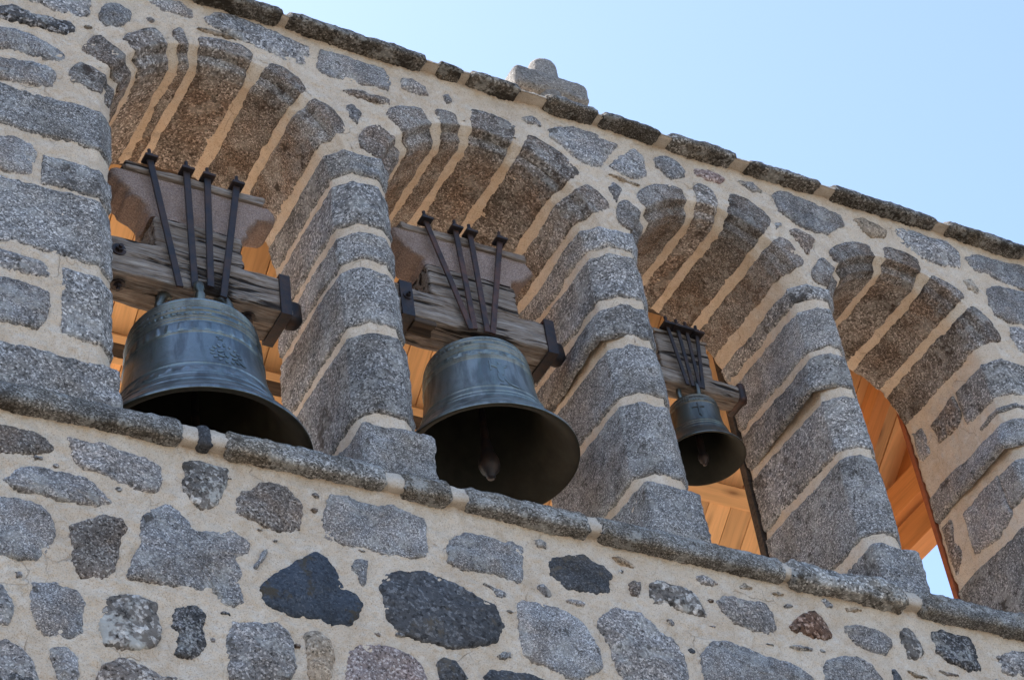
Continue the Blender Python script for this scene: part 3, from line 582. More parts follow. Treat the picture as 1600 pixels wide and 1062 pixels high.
def voussoir(i, a0, a1, ro, seed, mat, gap=.022, kink=0.0):
    xc, zc, r = OPEN[i]; c = CH
    sec = np.vstack([sec_points([(ro, 0), (r+c+.012, 0)], .017), sec_points([(r+c, 0), (r+c*.80, .050), (r+.018, .064), (r, .112)], .0085), sec_points([(r, .128), (r, T-.004)], .017)])
    sec = np.vstack([[ro+.012, .03], sec, [r+.03, T+.001]])
    A0, A1 = math.radians(max(a0, a1)), math.radians(min(a0, a1)); g_ = gap/r
    u = ends(max(8, int(abs(A0-A1)*r/.017)))
    U, K = np.meshgrid(u, np.arange(len(sec)), indexing='ij')
    rad, yy = sec[K, 0], sec[K, 1]
    wob = .012*fbm(np.stack([yy*1.0, rad*0+seed, yy*0], -1), 7, 2, seed); wob1 = .012*fbm(np.stack([yy*1.0, rad*0+seed+.5, yy*0+4], -1), 7, 2, seed+1)
    A = (A0-g_+wob)*(1-U)+(A1+g_+wob1)*U
    fr = np.clip((rad-(r+c))/(ro-r-c), 0, 1)
    rad = rad-fr*(.045*np.abs(2*U-1)**3+.02*np.sin(U*5+seed)*.5)*min(1, (ro-r-c)/.1)
    P = np.stack([xc+rad*np.cos(A), yy, zc+rad*np.sin(A)], -1)
    su = U*abs(A0-A1)*r*np.ones_like(rad); dv = np.r_[0, np.cumsum(np.linalg.norm(np.diff(sec, axis=0), axis=1))]; sv = dv[K]
    mid = math.radians((a0+a1)/2)
    Pd, _ = block(P, su, sv, seed, flipcheck=np.array([-math.cos(mid), -.6, -math.sin(mid)]))
    return obj('arch_stone', Pd.reshape(-1, 3), grid_faces(P.shape[0], P.shape[1], flip=True), mat, gable)
VOUS = [
 (0, [(177, 158, .88), (158, 139.5, .90), (139.5, 114, .83), (114, 103.5, .83), (103.5, 74, .80), (74, 49, .80), (49, 22, .79)]),
 (1, [(165, 140, .87), (140, 114, .88), (114, 98, .84), (98, 72, .90), (72, 41, .89), (41, 21, .87)]),
 (2, [(165, 139, .76), (139, 98.5, .765), (98.5, 79, .80), (79, 51, .86), (51, 26, .76)]),
 (3, [(165, 138, .76), (138, 98, .765), (98, 68, .765), (68, 40, .72), (40, 10, .73)]),
]
sd = 500
for i, vs in VOUS:
    for a0, a1, ro in vs:
        sd += 7; voussoir(i, a0, a1, ro, sd, M['arch'])
def jx(i, z, side):
    xc, zc, r = OPEN[i]
    return xc+side*(r if z <= zc else math.sqrt(max(1e-4, r*r-(z-zc)**2)))
def pier_block(zl, zh, xl, xr, seed, mat, left=True, right=True, yl=T, yr=T, cl=CH, cr=CH, bulge=0.0, gap=.023, label=None, name='pier_stone'):
    """one course of a pier: left jamb, chamfer, face, chamfer, right jamb, as wide as the pier; xl/xr are numbers or functions of z"""
    fl = xl if callable(xl) else (lambda z: xl); fr = xr if callable(xr) else (lambda z: xr)
    w = ends(max(8, int((zh-zl)/.019))); zz = zl+gap+(zh-zl-2*gap)*w
    rows = []
    zm = (zl+zh)/2
    for z, q in zip(zz, w):
        a, b = fl(z), fr(z); s = []
        bl = bulge*min(1, (1-q)/.75)
        if left: s += [(a+.02, yl+.002), (a-bl*.15, yl-.004), (a-bl*.6, .55) if yl > .6 else (a-bl*.8, yl*.7), (a-bl, cl+.002 if cl else .004), (a-bl*.5+cl, 0)]
        else: s += [(a-.012, .03), (a, 0)]
        if right: s += [(b-cr, 0), (b, cr), (b, yr-.004), (b-.02, yr+.002)]
        else: s += [(b, 0), (b+.012, .03)]
        rows.append(s)
    ref = rows[len(rows)//2]; counts = [max(2, int(math.hypot(q[0]-p[0], q[1]-p[1])/.02)) for p, q in zip(ref[:-1], ref[1:])]
    Pr = []
    for s, z in zip(rows, zz):
        o = [s[0]]
        for (p, q), m in zip(zip(s[:-1], s[1:]), counts): o += [(p[0]+(q[0]-p[0])*t, p[1]+(q[1]-p[1])*t) for t in np.linspace(0, 1, m+1)[1:]]
        Pr.append([(x, y, z) for x, y in o])
    P = np.array(Pr)
    wob = .010*fbm(np.stack([P[..., 0]*1.0, P[..., 1], np.zeros_like(P[..., 0])+seed], -1), 6, 2, seed); P[..., 2] += wob
    su = np.repeat(((zz-zz[0]))[:, None], P.shape[1], 1); dv = np.r_[0, np.cumsum(np.linalg.norm(np.diff(P[len(P)//2], axis=0), axis=1))]; sv = np.repeat(dv[None], P.shape[0], 0)
    # normal check at the middle of the front face
    k = np.argmin(P[len(P)//2, :, 1]+1e-3*abs(P[len(P)//2, :, 0]-P[len(P)//2, :, 0].mean()))
    n = grid_normals(P)
    flip = n[len(P)//2, k, 1] > 0
    if flip: n = -n
    e = np.minimum(su, su.max()-su)
    if not left: e = np.minimum(e, sv)
    if not right: e = np.minimum(e, sv.max(1, keepdims=True)-sv)
    e = np.clip(e+.006*fbm(P, 35, 2, seed+2)*np.clip(e/.01, 0, 1), 0, None)
    d = -.022*np.exp(-(e/.009)**1.3)-.004*np.exp(-(e/.022)**2)+.0045*fbm(P, 5.5, 2, seed)+.0042*fbm(P, 26, 3, seed+4)+mlow(P)+.012
    P = P+n*d[..., None]
    return obj(name, P.reshape(-1, 3), grid_faces(P.shape[0], P.shape[1], flip=not flip), mat, gable, label=label)
def base_block(xl, xr, zh, seed, y0=-.012):
    V, F = rbox_geo(xl, xr, y0, T-.02, ZS-.03, zh, res=.02, r=.03, amp=.010, fr=(7, 7, 7), seed=seed, amp2=.006, fr2=(40, 40, 40))
    obj('base_stone', V, F, M['jamb'], gable)
sd = 900
def courses(i_left, i_right, zs_, imp_d):
    global sd
    xl = (lambda z: jx(i_left, z, 1)); xr = (lambda z: jx(i_right, z, -1))
    for k in range(len(zs_)-1):
        sd += 11; imp = abs(zs_[k]-.27) < .05 and zs_[k+1] < .7
        pier_block(zs_[k], zs_[k+1], xl, xr, sd, M['jamb'], bulge=imp_d if imp else 0.0)
courses(0, 1, [-.78, -.18, .28, .54, .93, 1.16], 0.0)
base_block(-.945, -.547, -.825, 31)
courses(1, 2, [-.735, -.17, .25, .54, .94, 1.15], .05)
base_block(.66, 1.01, -.77, 32)
courses(2, 3, [-.77, -.15, .30, .62, 1.0, 1.17], .065)
base_block(2.10, 2.405, -.81, 33)
# left pier (the right sides of its quoins face the first opening)
X0 = OPEN[0][0]-OPEN[0][2]
for zl, zh, xl in ((.545, .90, -3.05), (.20, .47, -2.56), (-.27, .235, -3.05), (-.78, -.28, -2.45)):
    sd += 11; pier_block(zl, zh, xl, X0, sd, M['jamb'], left=False)
V, F = rbox_geo(-3.2, -2.165, -.012, T-.02, ZS-.03, -.86, res=.022, r=.03, amp=.010, fr=(7, 7, 7), seed=41, amp2=.006, fr2=(40, 40, 40)); obj('base_stone', V, F, M['jamb'], gable)
# right pier: its left side shows through the fourth opening
X4 = OPEN[3][0]+OPEN[3][2]
for zl, zh, xr, yl, bl in ((.66, 1.0, 3.86, .36, 0), (.545, .645, 3.95, .27, 0), (.255, .525, 4.1, T, .06), (-.10, .235, 3.9, .24, 0), (-.80, -.19, 4.1, T, 0)):
    sd += 11; pier_block(zl, zh, X4, xr, sd, M['jamb'], right=False, yl=yl, bulge=bl)
base_block(X4-.02, 4.2, -.83, 34)
jambf = lambda a, b, o: np.stack([X4-o, a, b], 1)
for k, (kind, pts) in enumerate(JAMBSTONES):
    V, F = pillow([(max(.15, min(T-.02, a)), b) for a, b in pts], 700+k, jambf, proud=.008)
    obj('stone', V, [f[::-1] for f in F], M[kind], gable)

# ---- coping along the top and the ledge under the openings
def run_piece(name, a, b, sec, seed, mat, amp=.005, amp2=.0045, wander=.006, label=None, edge=.02):
    """one long stone: section (y, z) swept along x between a and b, rounded off at both ends"""
    S = sec_points(sec, .016); L = b-a; nx = max(8, int(L/.017)); u = np.unique(np.r_[np.linspace(0, L, nx), [.006, .014, .026, L-.026, L-.014, L-.006]])
    c = np.array([S[:, 0].mean(), S[:, 1].mean()])
    Xx, K = np.meshgrid(u, np.arange(len(S)), indexing='ij'); e = np.minimum(Xx, L-Xx)
    P = np.stack([a+Xx, S[K, 0], S[K, 1]], -1)
    n = grid_normals(P); mk = len(S)//2
    if n[len(u)//2, :, 1].mean() > 0: n = -n
    P[..., 1] += wander*vnoise(np.stack([P[..., 0]*3, P[..., 0]*0+seed, P[..., 0]*0], -1), seed); P[..., 2] += wander*vnoise(np.stack([P[..., 0]*3, P[..., 0]*0+seed, P[..., 0]*0+5], -1), seed)
    jag = .008*fbm(P, 30, 2, seed+2); e = np.clip(e+jag*np.clip(e/.012, 0, 1), 0, None)
    d = -edge*1.6*np.exp(-(e/.009)**1.3)-.005*np.exp(-(e/.022)**2)+amp*fbm(P, 7, 2, seed)+amp2*fbm(P, 30, 3, seed+4)
    P = P+n*d[..., None]
    fl = np.cross(P[1, 0]-P[0, 0], P[0, 1]-P[0, 0])
    F = grid_faces(P.shape[0], P.shape[1], flip=np.dot(grid_normals(P)[len(u)//2, mk], n[len(u)//2, mk]) < 0)
    return obj(name, P.reshape(-1, 3), F, mat, gable, label=label)
COP = [(.02, 1.994), (-.088, 1.996), (-.101, 2.008), (-.100, 2.030), (-.080, 2.066), (-.040, 2.094), (.01, 2.106), (.45, 2.14)]
cop = [(-1.74, -1.215), (-1.19, -.32), (-.245, -.08), (-.04, .30), (.47, .825), (.85, 1.265), (1.335, 1.81), (1.90, 2.44), (2.54, 3.36), (3.44, 4.09), (4.17, 4.7), (4.78, 5.5), (-2.5, -1.82), (-3.3, -2.6), (-4.1, -3.4)]
for k, (a, b) in enumerate(cop):
    o_ = rng.uniform(-.012, .006); q = rng.uniform(.85, 1.12)
    run_piece('coping_stone', a, b, [(y+(o_ if y < 0 else 0), 2.0+(z-2.0)*q) for y, z in COP], 60+5*k, M['coping'], amp=.005, amp2=.005, wander=.004)
run_piece('coping_mortar', -5.4, 6.4, [(y*.86+.006, z+(.020 if z < 2.02 else -.014)) for y, z in COP]+[(T+.03, 2.15), (T+.03, 2.0)], 5, M['pale_mortar'], amp=.003, amp2=.004, wander=.001)
led = [(-3.4, -2.92), (-2.88, -1.885), (-1.83, -1.745), (-1.69, -.865), (-.785, -.515), (-.445, .25), (.295, 1.405), (1.435, 2.17), (2.27, 3.12), (3.2, 3.9), (3.97, 4.8)]
LED = [(.03, ZS-.150), (-.058, ZS-.146), (-.070, ZS-.132), (-.071, ZS-.100), (-.058, ZS-.048), (-.036, ZS-.012), (.0, ZS+.004), (.05, ZS+.012), (.30, ZS+.014)]
for k, (a, b) in enumerate(led):
    bulgy = 7 <= k <= 8; o_ = rng.uniform(-.008, .004)
    run_piece('ledge_stone', a, b, [(y+((o_-(.014 if bulgy else 0)) if y < 0 else 0), z-(.012 if bulgy and z < ZS-.06 else 0)) for y, z in LED], 160+5*k, M['slate'] if k == 2 else M['ledge'], amp=.004 if not bulgy else .010, amp2=.004 if not bulgy else .006, wander=.004,
              label='small round black ledge stone set in pale mortar' if k == 2 else None)
run_piece('ledge_mortar', -5.0, 6.0, [(y*.86+.006, z+(.020 if z < ZS-.09 else -.006)) for y, z in LED], 15, M['pale_mortar'], amp=.003, amp2=.004, wander=.001)

# ------------------------------------------------------------------ the stone cross on the coping
crx = empty('stone_cross', (.86, .42, H0+2.09), 'small squat stone cross with rounded arms standing on the coping', 'cross')
g1 = rbox_geo(.76, .95, .34, .52, 2.06, 3.055, res=.016, r=.088, amp=.004, fr=(7, 7, 7), seed=3, amp2=.004, fr2=(40, 40, 40))
g2 = rbox_geo(.585, 1.125, .335, .515, 2.68, 2.865, res=.016, r=.045, amp=.004, fr=(7, 7, 7), seed=4, amp2=.004, fr2=(40, 40, 40))
obj('upright', *g1, M['crossstone'], crx); obj('cross_arm', *g2, M['crossstone'], crx)

# ------------------------------------------------------------------ bells
BELLP = [(1.0, 0), (1.0, .018), (.985, .05), (.945, .10), (.89, .165), (.835, .235), (.79, .31), (.745, .40), (.71, .50), (.675, .62), (.648, .75), (.628, .90), (.612, 1.05), (.602, 1.18), (.592, 1.28), (.572, 1.36), (.53, 1.42), (.46, 1.46), (.30, 1.485), (.12, 1.495), (.0, 1.5)]
def interp_prof(P, m):
    P = np.array(P); d = np.r_[0, np.cumsum(np.linalg.norm(np.diff(P, axis=0), axis=1))]; t = np.linspace(0, d[-1], m)
    # smooth by cubic-ish averaging
    Q = np.stack([np.interp(t, d, P[:, 0]), np.interp(t, d, P[:, 1])], 1)
    for _ in range(3): Q[1:-1] = .25*Q[:-2]+.5*Q[1:-1]+.25*Q[2:]
    return Q
def bell(label, x, y, zl, R, zt, mat, rings, bands, group):
    b = empty('church_bell', (x, y, H0+zl), label, 'bell', group)
    k = (zt-zl)/1.5
    Q = interp_prof(BELLP, 330); Q[:, 0] *= R; Q[:, 1] = zl+Q[:, 1]*k
    for z, w, h in rings: Q[:, 0] += np.where(Q[:, 0] > R*.5, 1.45*h*np.exp(-((Q[:, 1]-z)/w)**2), 0)
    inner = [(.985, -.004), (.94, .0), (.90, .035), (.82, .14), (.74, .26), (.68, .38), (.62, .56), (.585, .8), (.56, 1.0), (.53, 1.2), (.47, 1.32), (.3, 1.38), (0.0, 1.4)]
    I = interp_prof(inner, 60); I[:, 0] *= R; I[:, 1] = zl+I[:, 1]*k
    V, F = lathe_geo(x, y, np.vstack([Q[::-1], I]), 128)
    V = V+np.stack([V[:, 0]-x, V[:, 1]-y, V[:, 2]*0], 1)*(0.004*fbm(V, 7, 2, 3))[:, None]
    bo = obj('bell_body', V, F, [mat, M['shaded_inside']], b)
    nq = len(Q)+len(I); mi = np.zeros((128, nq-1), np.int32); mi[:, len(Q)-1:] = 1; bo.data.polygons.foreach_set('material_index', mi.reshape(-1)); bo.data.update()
    def rad(z): 
        q = Q[Q[:, 0] > R*.4]; return np.interp(z, q[:, 1], q[:, 0])
    for kind, z0, z1, m in bands:                                  # cast friezes: leaves, garland or rows of raised lettering too worn to read
        na = m*10; nz = 12; a = np.linspace(0, 2*np.pi, na, endpoint=False); zz = np.linspace(z0, z1, nz)
        A, Zz = np.meshgrid(a, zz, indexing='ij'); u = (A/(2*np.pi)*m) % 1; v = (Zz-z0)/(z1-z0)
        if kind == 'leaf': hgt = np.clip(1-((u-.5)/(.36*np.sqrt(np.clip(1-v*.9, .05, 1))))**2-((v-.45)/.5)**4, 0, 1)
        elif kind == 'garland': hgt = np.clip(np.cos((v-.5-.28*np.sin(u*2*np.pi))*6), 0, 1)*np.clip(.6+.5*np.sin(u*4*np.pi), 0, 1)
        else:
            cell = np.floor(A/(2*np.pi)*m); rn = np.stack([cell*1.7, np.floor(u*3), np.floor(v*4)], -1)
            hgt = (vnoise(rn*1.37+.5, 11) > -.1)*(u > .18)*(u < .9)*((v > .12) & (v < .88))*(vnoise(np.stack([cell*.37, cell*0, cell*0+2], -1), 4) > -.55)
        edge = np.clip(np.minimum(v, 1-v)*8, 0, 1)
        r_ = rad(Zz)+.0012*edge-.0025*(1-edge)+.0042*(R/.5)**.5*hgt
        P = np.stack([x+r_*np.cos(A), y+r_*np.sin(A), Zz], -1)
        obj('lettering_band' if kind == 'text' else 'relief_band', P.reshape(-1, 3), grid_faces(na, nz, closed_u=True), mat, b)
    return b, rad, k
def relief(name, polys, x, y, rad, ang, zc, mat, parent, h=.006):
    """flat raised castings wrapped on the bell: polys are outlines in metres (s to the right, t up)"""
    V, F = [], []
    for p in polys:
        p = np.array(p, float); n = len(p); c = p.mean(0); base = len(V)
        for s, hh in ((1.0, -.003), (.97, h*.7), (.55, h)):
            for q in p:
                w = c+(q-c)*s; z = zc+w[1]; r = rad(z)+hh; a = ang+w[0]/rad(zc); V.append((x+r*math.cos(a), y+r*math.sin(a), z))
        z = zc+c[1]; r = rad(z)+h*1.05; a = ang+c[0]/rad(zc); V.append((x+r*math.cos(a), y+r*math.sin(a), z))
        for k in range(2): F += [(base+k*n+i, base+k*n+(i+1) % n, base+(k+1)*n+(i+1) % n, base+(k+1)*n+i) for i in range(n)]
        F += [(base+2*n+i, base+2*n+(i+1) % n, base+3*n) for i in range(n)]
    return obj(name, np.array(V), F, mat, parent, smooth=False)
def ell(cx, cy, rx, ry, n=14, rot=0):
    return [(cx+rx*math.cos(t)*math.cos(rot)-ry*math.sin(t)*math.sin(rot), cy+rx*math.cos(t)*math.sin(rot)+ry*math.sin(t)*math.cos(rot)) for t in np.linspace(0, 2*math.pi, n, endpoint=False)]
def rect(x0, x1, y0, y1): return [(x0, y0), ((x0+x1)/2, y0), (x1, y0), (x1, (y0+y1)/2), (x1, y1), ((x0+x1)/2, y1), (x0, y1), (x0, (y0+y1)/2)]
def clapper(b, x, y, ztop, zb, rb, mat):
    L = ztop-zb; pr = [(0.0, ztop), (.014, ztop), (.016, ztop-.3*L), (.022, zb+.36*L), (rb*.62, zb+rb*3.0), (rb*.95, zb+rb*2.0), (rb, zb+rb*1.5), (rb*.85, zb+rb*.9), (rb*.5, zb+rb*.5), (rb*.42, zb+rb*.15), (rb*.36, zb), (0.0, zb)]
    V, F = lathe_geo(x, y, pr, 24); obj('clapper', V, [f[::-1] for f in F], mat, b)
def loops(b, x, y, zt, zh, r0, mat, angs, rt):
    for a in angs:
        ca, sa = math.cos(a), math.sin(a); pts = []
        for t in np.linspace(0, math.pi, 9): pts.append((x+ca*(r0+.55*r0*math.sin(t)), y+sa*(r0+.55*r0*math.sin(t)), zt-.03+(zh-zt+.03)*(1-math.cos(t))/2))
        V, F = tube_geo(pts, rt, 10); obj('crown_loop', V, F, mat, b)
BG = 'church bells hanging in the arched openings'
def add_band(b, P0, x0, x1, yf, yb, z0, z1, t, name='iron_band'):
    """flat iron strap wrapped round a beam"""
    o = t; pts = [(yf-o, z1+o), (yf-o, z0-o), (yb+o, z0-o), (yb+o, z1+o)]; i = [(yf, z1), (yf, z0), (yb, z0), (yb, z1)]
    V, F = [], []
    for x in (x0, x1):
        V += [(x, p, q) for p, q in pts]+[(x, p, q) for p, q in i]
    for k in range(4):
        n = (k+1) % 4
        F += [(k, n, 8+n, 8+k), (4+k, 12+k, 12+n, 4+n), (k, 4+k, 4+n, n), (8+k, 8+n, 12+n, 12+k)]
    return obj(name, np.array(V), F, M['iron'], P0, smooth=False)
def bolt(parent, x, y, z, r, axis='y', mat='iron', name='bolt'):
    def cyl(r0, a, b_, n):
        an = np.linspace(0, 2*math.pi, n, endpoint=False)+.3; V = []
        for q in (a, b_):
            for t in an:
                p = (x+r0*math.cos(t), y-q, z+r0*math.sin(t)) if axis == 'y' else (x+r0*math.cos(t), y+r0*math.sin(t), z-q)
                V.append(p)
        return np.array(V), [(i, (i+1) % n, n+(i+1) % n, n+i) for i in range(n)]+[tuple(range(n, 2*n)), tuple(range(n-1, -1, -1))]
    g_ = join(cyl(r*1.75, -.004, .007, 18), cyl(r, .007, .026, 6), cyl(r*.5, .026, .04, 10))
    return obj(name, *g_, M[mat], parent, smooth=False)
def strap(b, top, bot, w=.030, t=.014, bend=None):
    s = obj('iron_strap', *bar_geo(top, bot, w, t), M['rustiron'] if bend else M['iron'], b, smooth=False)
    d = (Vector(top)-Vector(bot)).normalized(); tp = Vector(top)
    x, y, z = tp
    plate = rbox_geo(x-.036, x+.036, y-.036, y+.036, z-.006, z+.010, res=.03, r=.003)
    n = 6; V = [(x+.022*math.cos(k*math.pi/3), y+.022*math.sin(k*math.pi/3), zz) for zz in (z+.010, z+.034) for k in range(n)]
    nut = (np.array(V), [(k, (k+1) % n, n+(k+1) % n, n+k) for k in range(n)]+[tuple(range(n, 2*n))])
    stud = tube_geo([(x, y, z+.03), (x+d.x*.02, y, z+.075)], .010, 8)
    obj('strap_nut', *join(plate, nut, stud), M['iron'], s, smooth=False)
def wood(name, b, x0, x1, y0, y1, z0, z1, seed, r=.014, mat='oldwood', amp=.009):
    V, F = rbox_geo(x0, x1, y0, y1, z0, z1, res=.013, r=r, amp=amp, fr=(3.5, 17, 17), seed=seed, amp2=.0035, fr2=(9, 85, 85), maxn=110)
    return obj(name, V, F, M[mat], b)
def corbel_stone(b, side, y0, y1, z0, z1, seed, mat):
    """counterweight stone: side = list of (z, xl, xr) from bottom to top, wavy in outline, thick in y"""
    side = np.array(side); zz = np.unique(np.r_[np.linspace(z0, z1, 56)]); xl = np.interp(zz, side[:, 0], side[:, 1]); xr = np.interp(zz, side[:, 0], side[:, 2])
    for _ in range(0): xl[1:-1] = .2*xl[:-2]+.6*xl[1:-1]+.2*xl[2:]; xr[1:-1] = .2*xr[:-2]+.6*xr[1:-1]+.2*xr[2:]
    rows = []
    for z, a, c in zip(zz, xl, xr):
        s = sec_points([(a, y1), (a, y0+.012), (a+.012, y0), (c-.012, y0), (c, y0+.012), (c, y1), (a, y1)], .02); 
        m = 78; d = np.r_[0, np.cumsum(np.linalg.norm(np.diff(s, axis=0), axis=1))]; t = np.linspace(0, d[-1], m); rows.append(np.stack([np.interp(t, d, s[:, 0]), np.interp(t, d, s[:, 1]), np.full(m, z)], 1))
    P = np.array(rows); P[:, -1] = P[:, 0]
    c = P.mean(1, keepdims=True); nrm = P-c; nrm[..., 2] = 0; nrm /= np.linalg.norm(nrm, axis=-1, keepdims=True)+1e-9
    P = P+nrm*(.008*fbm(P, 16, 4, seed))[..., None]; P[:, -1] = P[:, 0]
    F = [tuple(f) for f in grid_faces(P.shape[0], P.shape[1], flip=True)]; n = P.shape[1]
    F += [tuple(range(n-1)), tuple(range((len(zz)-1)*n+n-2, (len(zz)-1)*n-1, -1))]
    return obj('counterweight_block', P.reshape(-1, 3), F, mat, b)

# ---- first bell, the largest
b1, rad1, k1 = bell('largest bronze bell with star and medallion, mouth just above the ledge, in the left opening', -1.625, .43, -.95, .56, -.09, M['bronze1'],
    [(-.135, .004, .005), (-.155, .004, .006), (-.175, .004, .006), (-.195, .004, .006), (-.215, .004, .006), (-.247, .005, .007), (-.29, .004, .006), (-.312, .004, .006), (-.400, .005, .005), (-.645, .006, .004), (-.735, .006, .004), (-.80, .006, .004), (-.88, .006, .003)],
    [('text', -.240, -.222, 64), ('text', -.280, -.256, 60), ('leaf', -.392, -.325, 34), ('garland', -.725, -.665, 30)], BG)
az = math.radians(-91)
st = [(.022*(1 if k % 2 == 0 else .42)*math.sin(k*math.pi/5), .022*(1 if k % 2 == 0 else .42)*math.cos(k*math.pi/5)) for k in range(10)]
relief('star', [st], -1.625, .43, rad1, math.radians(-91), -.435, M['bronze1'], b1, h=.004)
med = [ell(.075*math.cos(t), .062*math.sin(t), .014, .009, 8, t) for t in np.linspace(0, 2*math.pi, 15, endpoint=False)]
med += [ell(-.03, .015, .022, .012, 10, .5), ell(.0, .0, .016, .03, 10), ell(.032, .012, .024, .010, 10, -.5), ell(.04, -.02, .018, .008, 10, .3), ell(-.03, -.022, .02, .009, 10, -.3), ell(.004, .035, .010, .012, 10), ell(.075, -.04, .03, .010, 10, -.6)]
relief('medallion', med, -1.625, .43, rad1, math.radians(-87), -.545, M['bronze1'], b1, h=.0055)
clapper(b1, -1.625, .43, -.15, -1.06, .075, M['iron'])
loops(b1, -1.625, .43, -.10, .10, .13, M['bronze3'], [math.radians(a) for a in (-100, -165, -40, 80, 140, 20)], .027)
yf = .30
wood('headstock_beam', b1, -2.17, -1.115, yf, .535, .085, .325, 11)
wood('headstock_block', b1, -1.86, -1.375, yf+.012, .52, .328, .555, 12)
corbel_stone(b1, [(.556, -1.875, -1.365), (.585, -1.878, -1.34), (.60, -1.885, -1.335), (.63, -1.90, -1.34), (.66, -1.93, -1.325), (.685, -1.985, -1.305), (.70, -1.99, -1.285), (.72, -1.995, -1.28), (.74, -2.03, -1.265), (.752, -2.045, -1.19), (.77, -2.05, -1.165), (.80, -2.08, -1.16), (.85, -2.09, -1.20)], yf+.015, .53, .556, .845, 5, M['sandstone'])
wood('headstock_cap', b1, -2.02, -1.235, yf-.005, .52, .845, .895, 13, r=.012)
for (xt, zt_), (xb_, zb_) in zip([(-1.895, .925), (-1.69, .91), (-1.572, .905), (-1.405, .905)], [(-1.75, .045), (-1.668, .065), (-1.582, .10), (-1.515, .05)]):
    strap(b1, (xt, yf-.028, zt_), (xb_, yf-.030, zb_), w=.037)
add_band(b1, b1, -1.185, -1.125, yf, .535, .08, .33, .014); add_band(b1, b1, -2.17, -2.11, yf, .535, .08, .33, .014)
bolt(b1, -2.06, yf, .225, .022); bolt(b1, -2.03, .40, .085, .022, 'z'); bolt(b1, -1.33, .40, .085, .024, 'z')
obj('gudgeon', *rbox_geo(-1.125, -1.015, .36, .47, .11, .27, res=.03, r=.045, amp=.004), M['iron'], b1); obj('gudgeon', *rbox_geo(-2.28, -2.17, .34, .47, .12, .27, res=.03, r=.045, amp=.004), M['iron'], b1)

# ---- second bell
b2, rad2, k2 = bell('middle sized grey bronze bell with worn saint figure in the second opening, tongue showing', .02, .43, -.50, .483, .205, M['bronze2'],
    [(.155, .004, .005), (.12, .004, .005), (.085, .004, .005), (.068, .004, .004), (.055, .004, .005), (.0, .004, .005), (-.014, .004, .004), (-.255, .006, .004), (-.30, .006, .004), (-.335, .006, .004), (-.42, .006, .003)],
    [('text', .127, .148, 70), ('text', .092, .113, 66), ('garland', .012, .046, 26)], BG)
fig = [ell(0, .085, .012, .014, 10), ell(0, .03, .022, .045, 12), ell(-.035, .055, .028, .008, 10, -.5), ell(.03, .06, .022, .008, 10, .7), ell(-.01, -.035, .016, .04, 10, .1), ell(.02, -.05, .012, .04, 10, .35), rect(-.06, -.052, .02, .10), ell(.05, -.09, .035, .008, 10, -.3), ell(.0, -.10, .03, .007, 10, .1)]
relief('saint_figure', fig, .02, .43, rad2, math.radians(-97), -.14, M['bronze2'], b2, h=.0055)
clapper(b2, .02, .43, .14, -.60, .058, M['iron'])
loops(b2, .02, .43, .195, .35, .10, M['bronze2'], [math.radians(a) for a in (160, 20, 80, -40)], .024)
wood('headstock_beam', b2, -.545, .485, yf, .53, .318, .525, 21)
wood('headstock_block', b2, -.265, .285, yf+.012, .52, .54, .755, 22)
corbel_stone(b2, [(.756, -.265, .262), (.80, -.28, .272), (.82, -.33, .33), (.86, -.385, .38), (.885, -.40, .405), (.92, -.45, .43), (.985, -.465, .395)], yf+.012, .53, .756, .985, 6, M['sandstone'])
wood('headstock_cap', b2, -.41, .385, yf-.005, .52, .985, 1.03, 23, r=.01)
for (xt, zt_), (xb_, zb_) in zip([(-.262, 1.055), (-.075, 1.05), (.018, 1.05), (.21, 1.06)], [(-.068, .29), (-.045, .30), (.032, .30), (.064, .30)]):
    strap(b2, (xt, yf-.028, zt_), (xb_, yf-.030, zb_), w=.034, bend=True)
add_band(b2, b2, .425, .487, yf, .53, .31, .53, .014); add_band(b2, b2, -.47, -.395, yf, .53, .31, .53, .014); bolt(b2, -.43, yf-.014, .435, .014)
obj('gudgeon', *rbox_geo(.49, .60, .36, .47, .35, .49, res=.03, r=.045, amp=.004), M['iron'], b2); obj('gudgeon', *rbox_geo(-.66, -.545, .34, .47, .34, .5, res=.03, r=.045, amp=.004), M['iron'], b2)
wood('side_batten', b2, -.39, -.26, .31, .40, .285, .318, 24, r=.006, mat='darktimber')

# ---- third bell, the smallest
B3 = (1.553, .57); D3 = .142
b3, rad3, k3 = bell('smallest bronze bell with a crucifix relief hanging in the third opening', B3[0], B3[1], -.080+D3, .246, .325+D3, M['bronze3'],
    [(.285+D3, .003, .003), (.232+D3, .003, .003), (.075+D3, .004, .003), (.055+D3, .004, .003), (.03+D3, .004, .002)],
    [('text', .260+D3, .277+D3, 60), ('text', .237+D3, .254+D3, 58)], BG)
cru = [rect(-.004, .004, -.06, .03), rect(-.038, .038, .0, .009), ell(0, .03, .006, .007, 8), ell(.003, -.012, .008, .022, 10), ell(.006, -.05, .006, .028, 10, .1)]
relief('crucifix', cru, B3[0], B3[1], rad3, math.radians(-116), .18+D3, M['bronze3'], b3, h=.005)
clapper(b3, B3[0], B3[1], .28+D3, -.125+D3, .032, M['iron'])
loops(b3, B3[0], B3[1], .315+D3, .44+D3, .062, M['bronze3'], [math.radians(a) for a in (-95, -165, 80, 10)], .017)
y3 = .485; X3 = .113
wood('headstock_beam', b3, 1.13+X3, 1.79+X3, y3, .64, .395+D3, .517+D3, 31, r=.045, amp=.006)
wood('headstock_block', b3, 1.235+X3, 1.59+X3, y3+.015, .62, .517+D3, .785+D3, 32, amp=.007)
wood('headstock_cap', b3, 1.22+X3, 1.605+X3, y3+.003, .63, .785+D3, .812+D3, 33, r=.008)
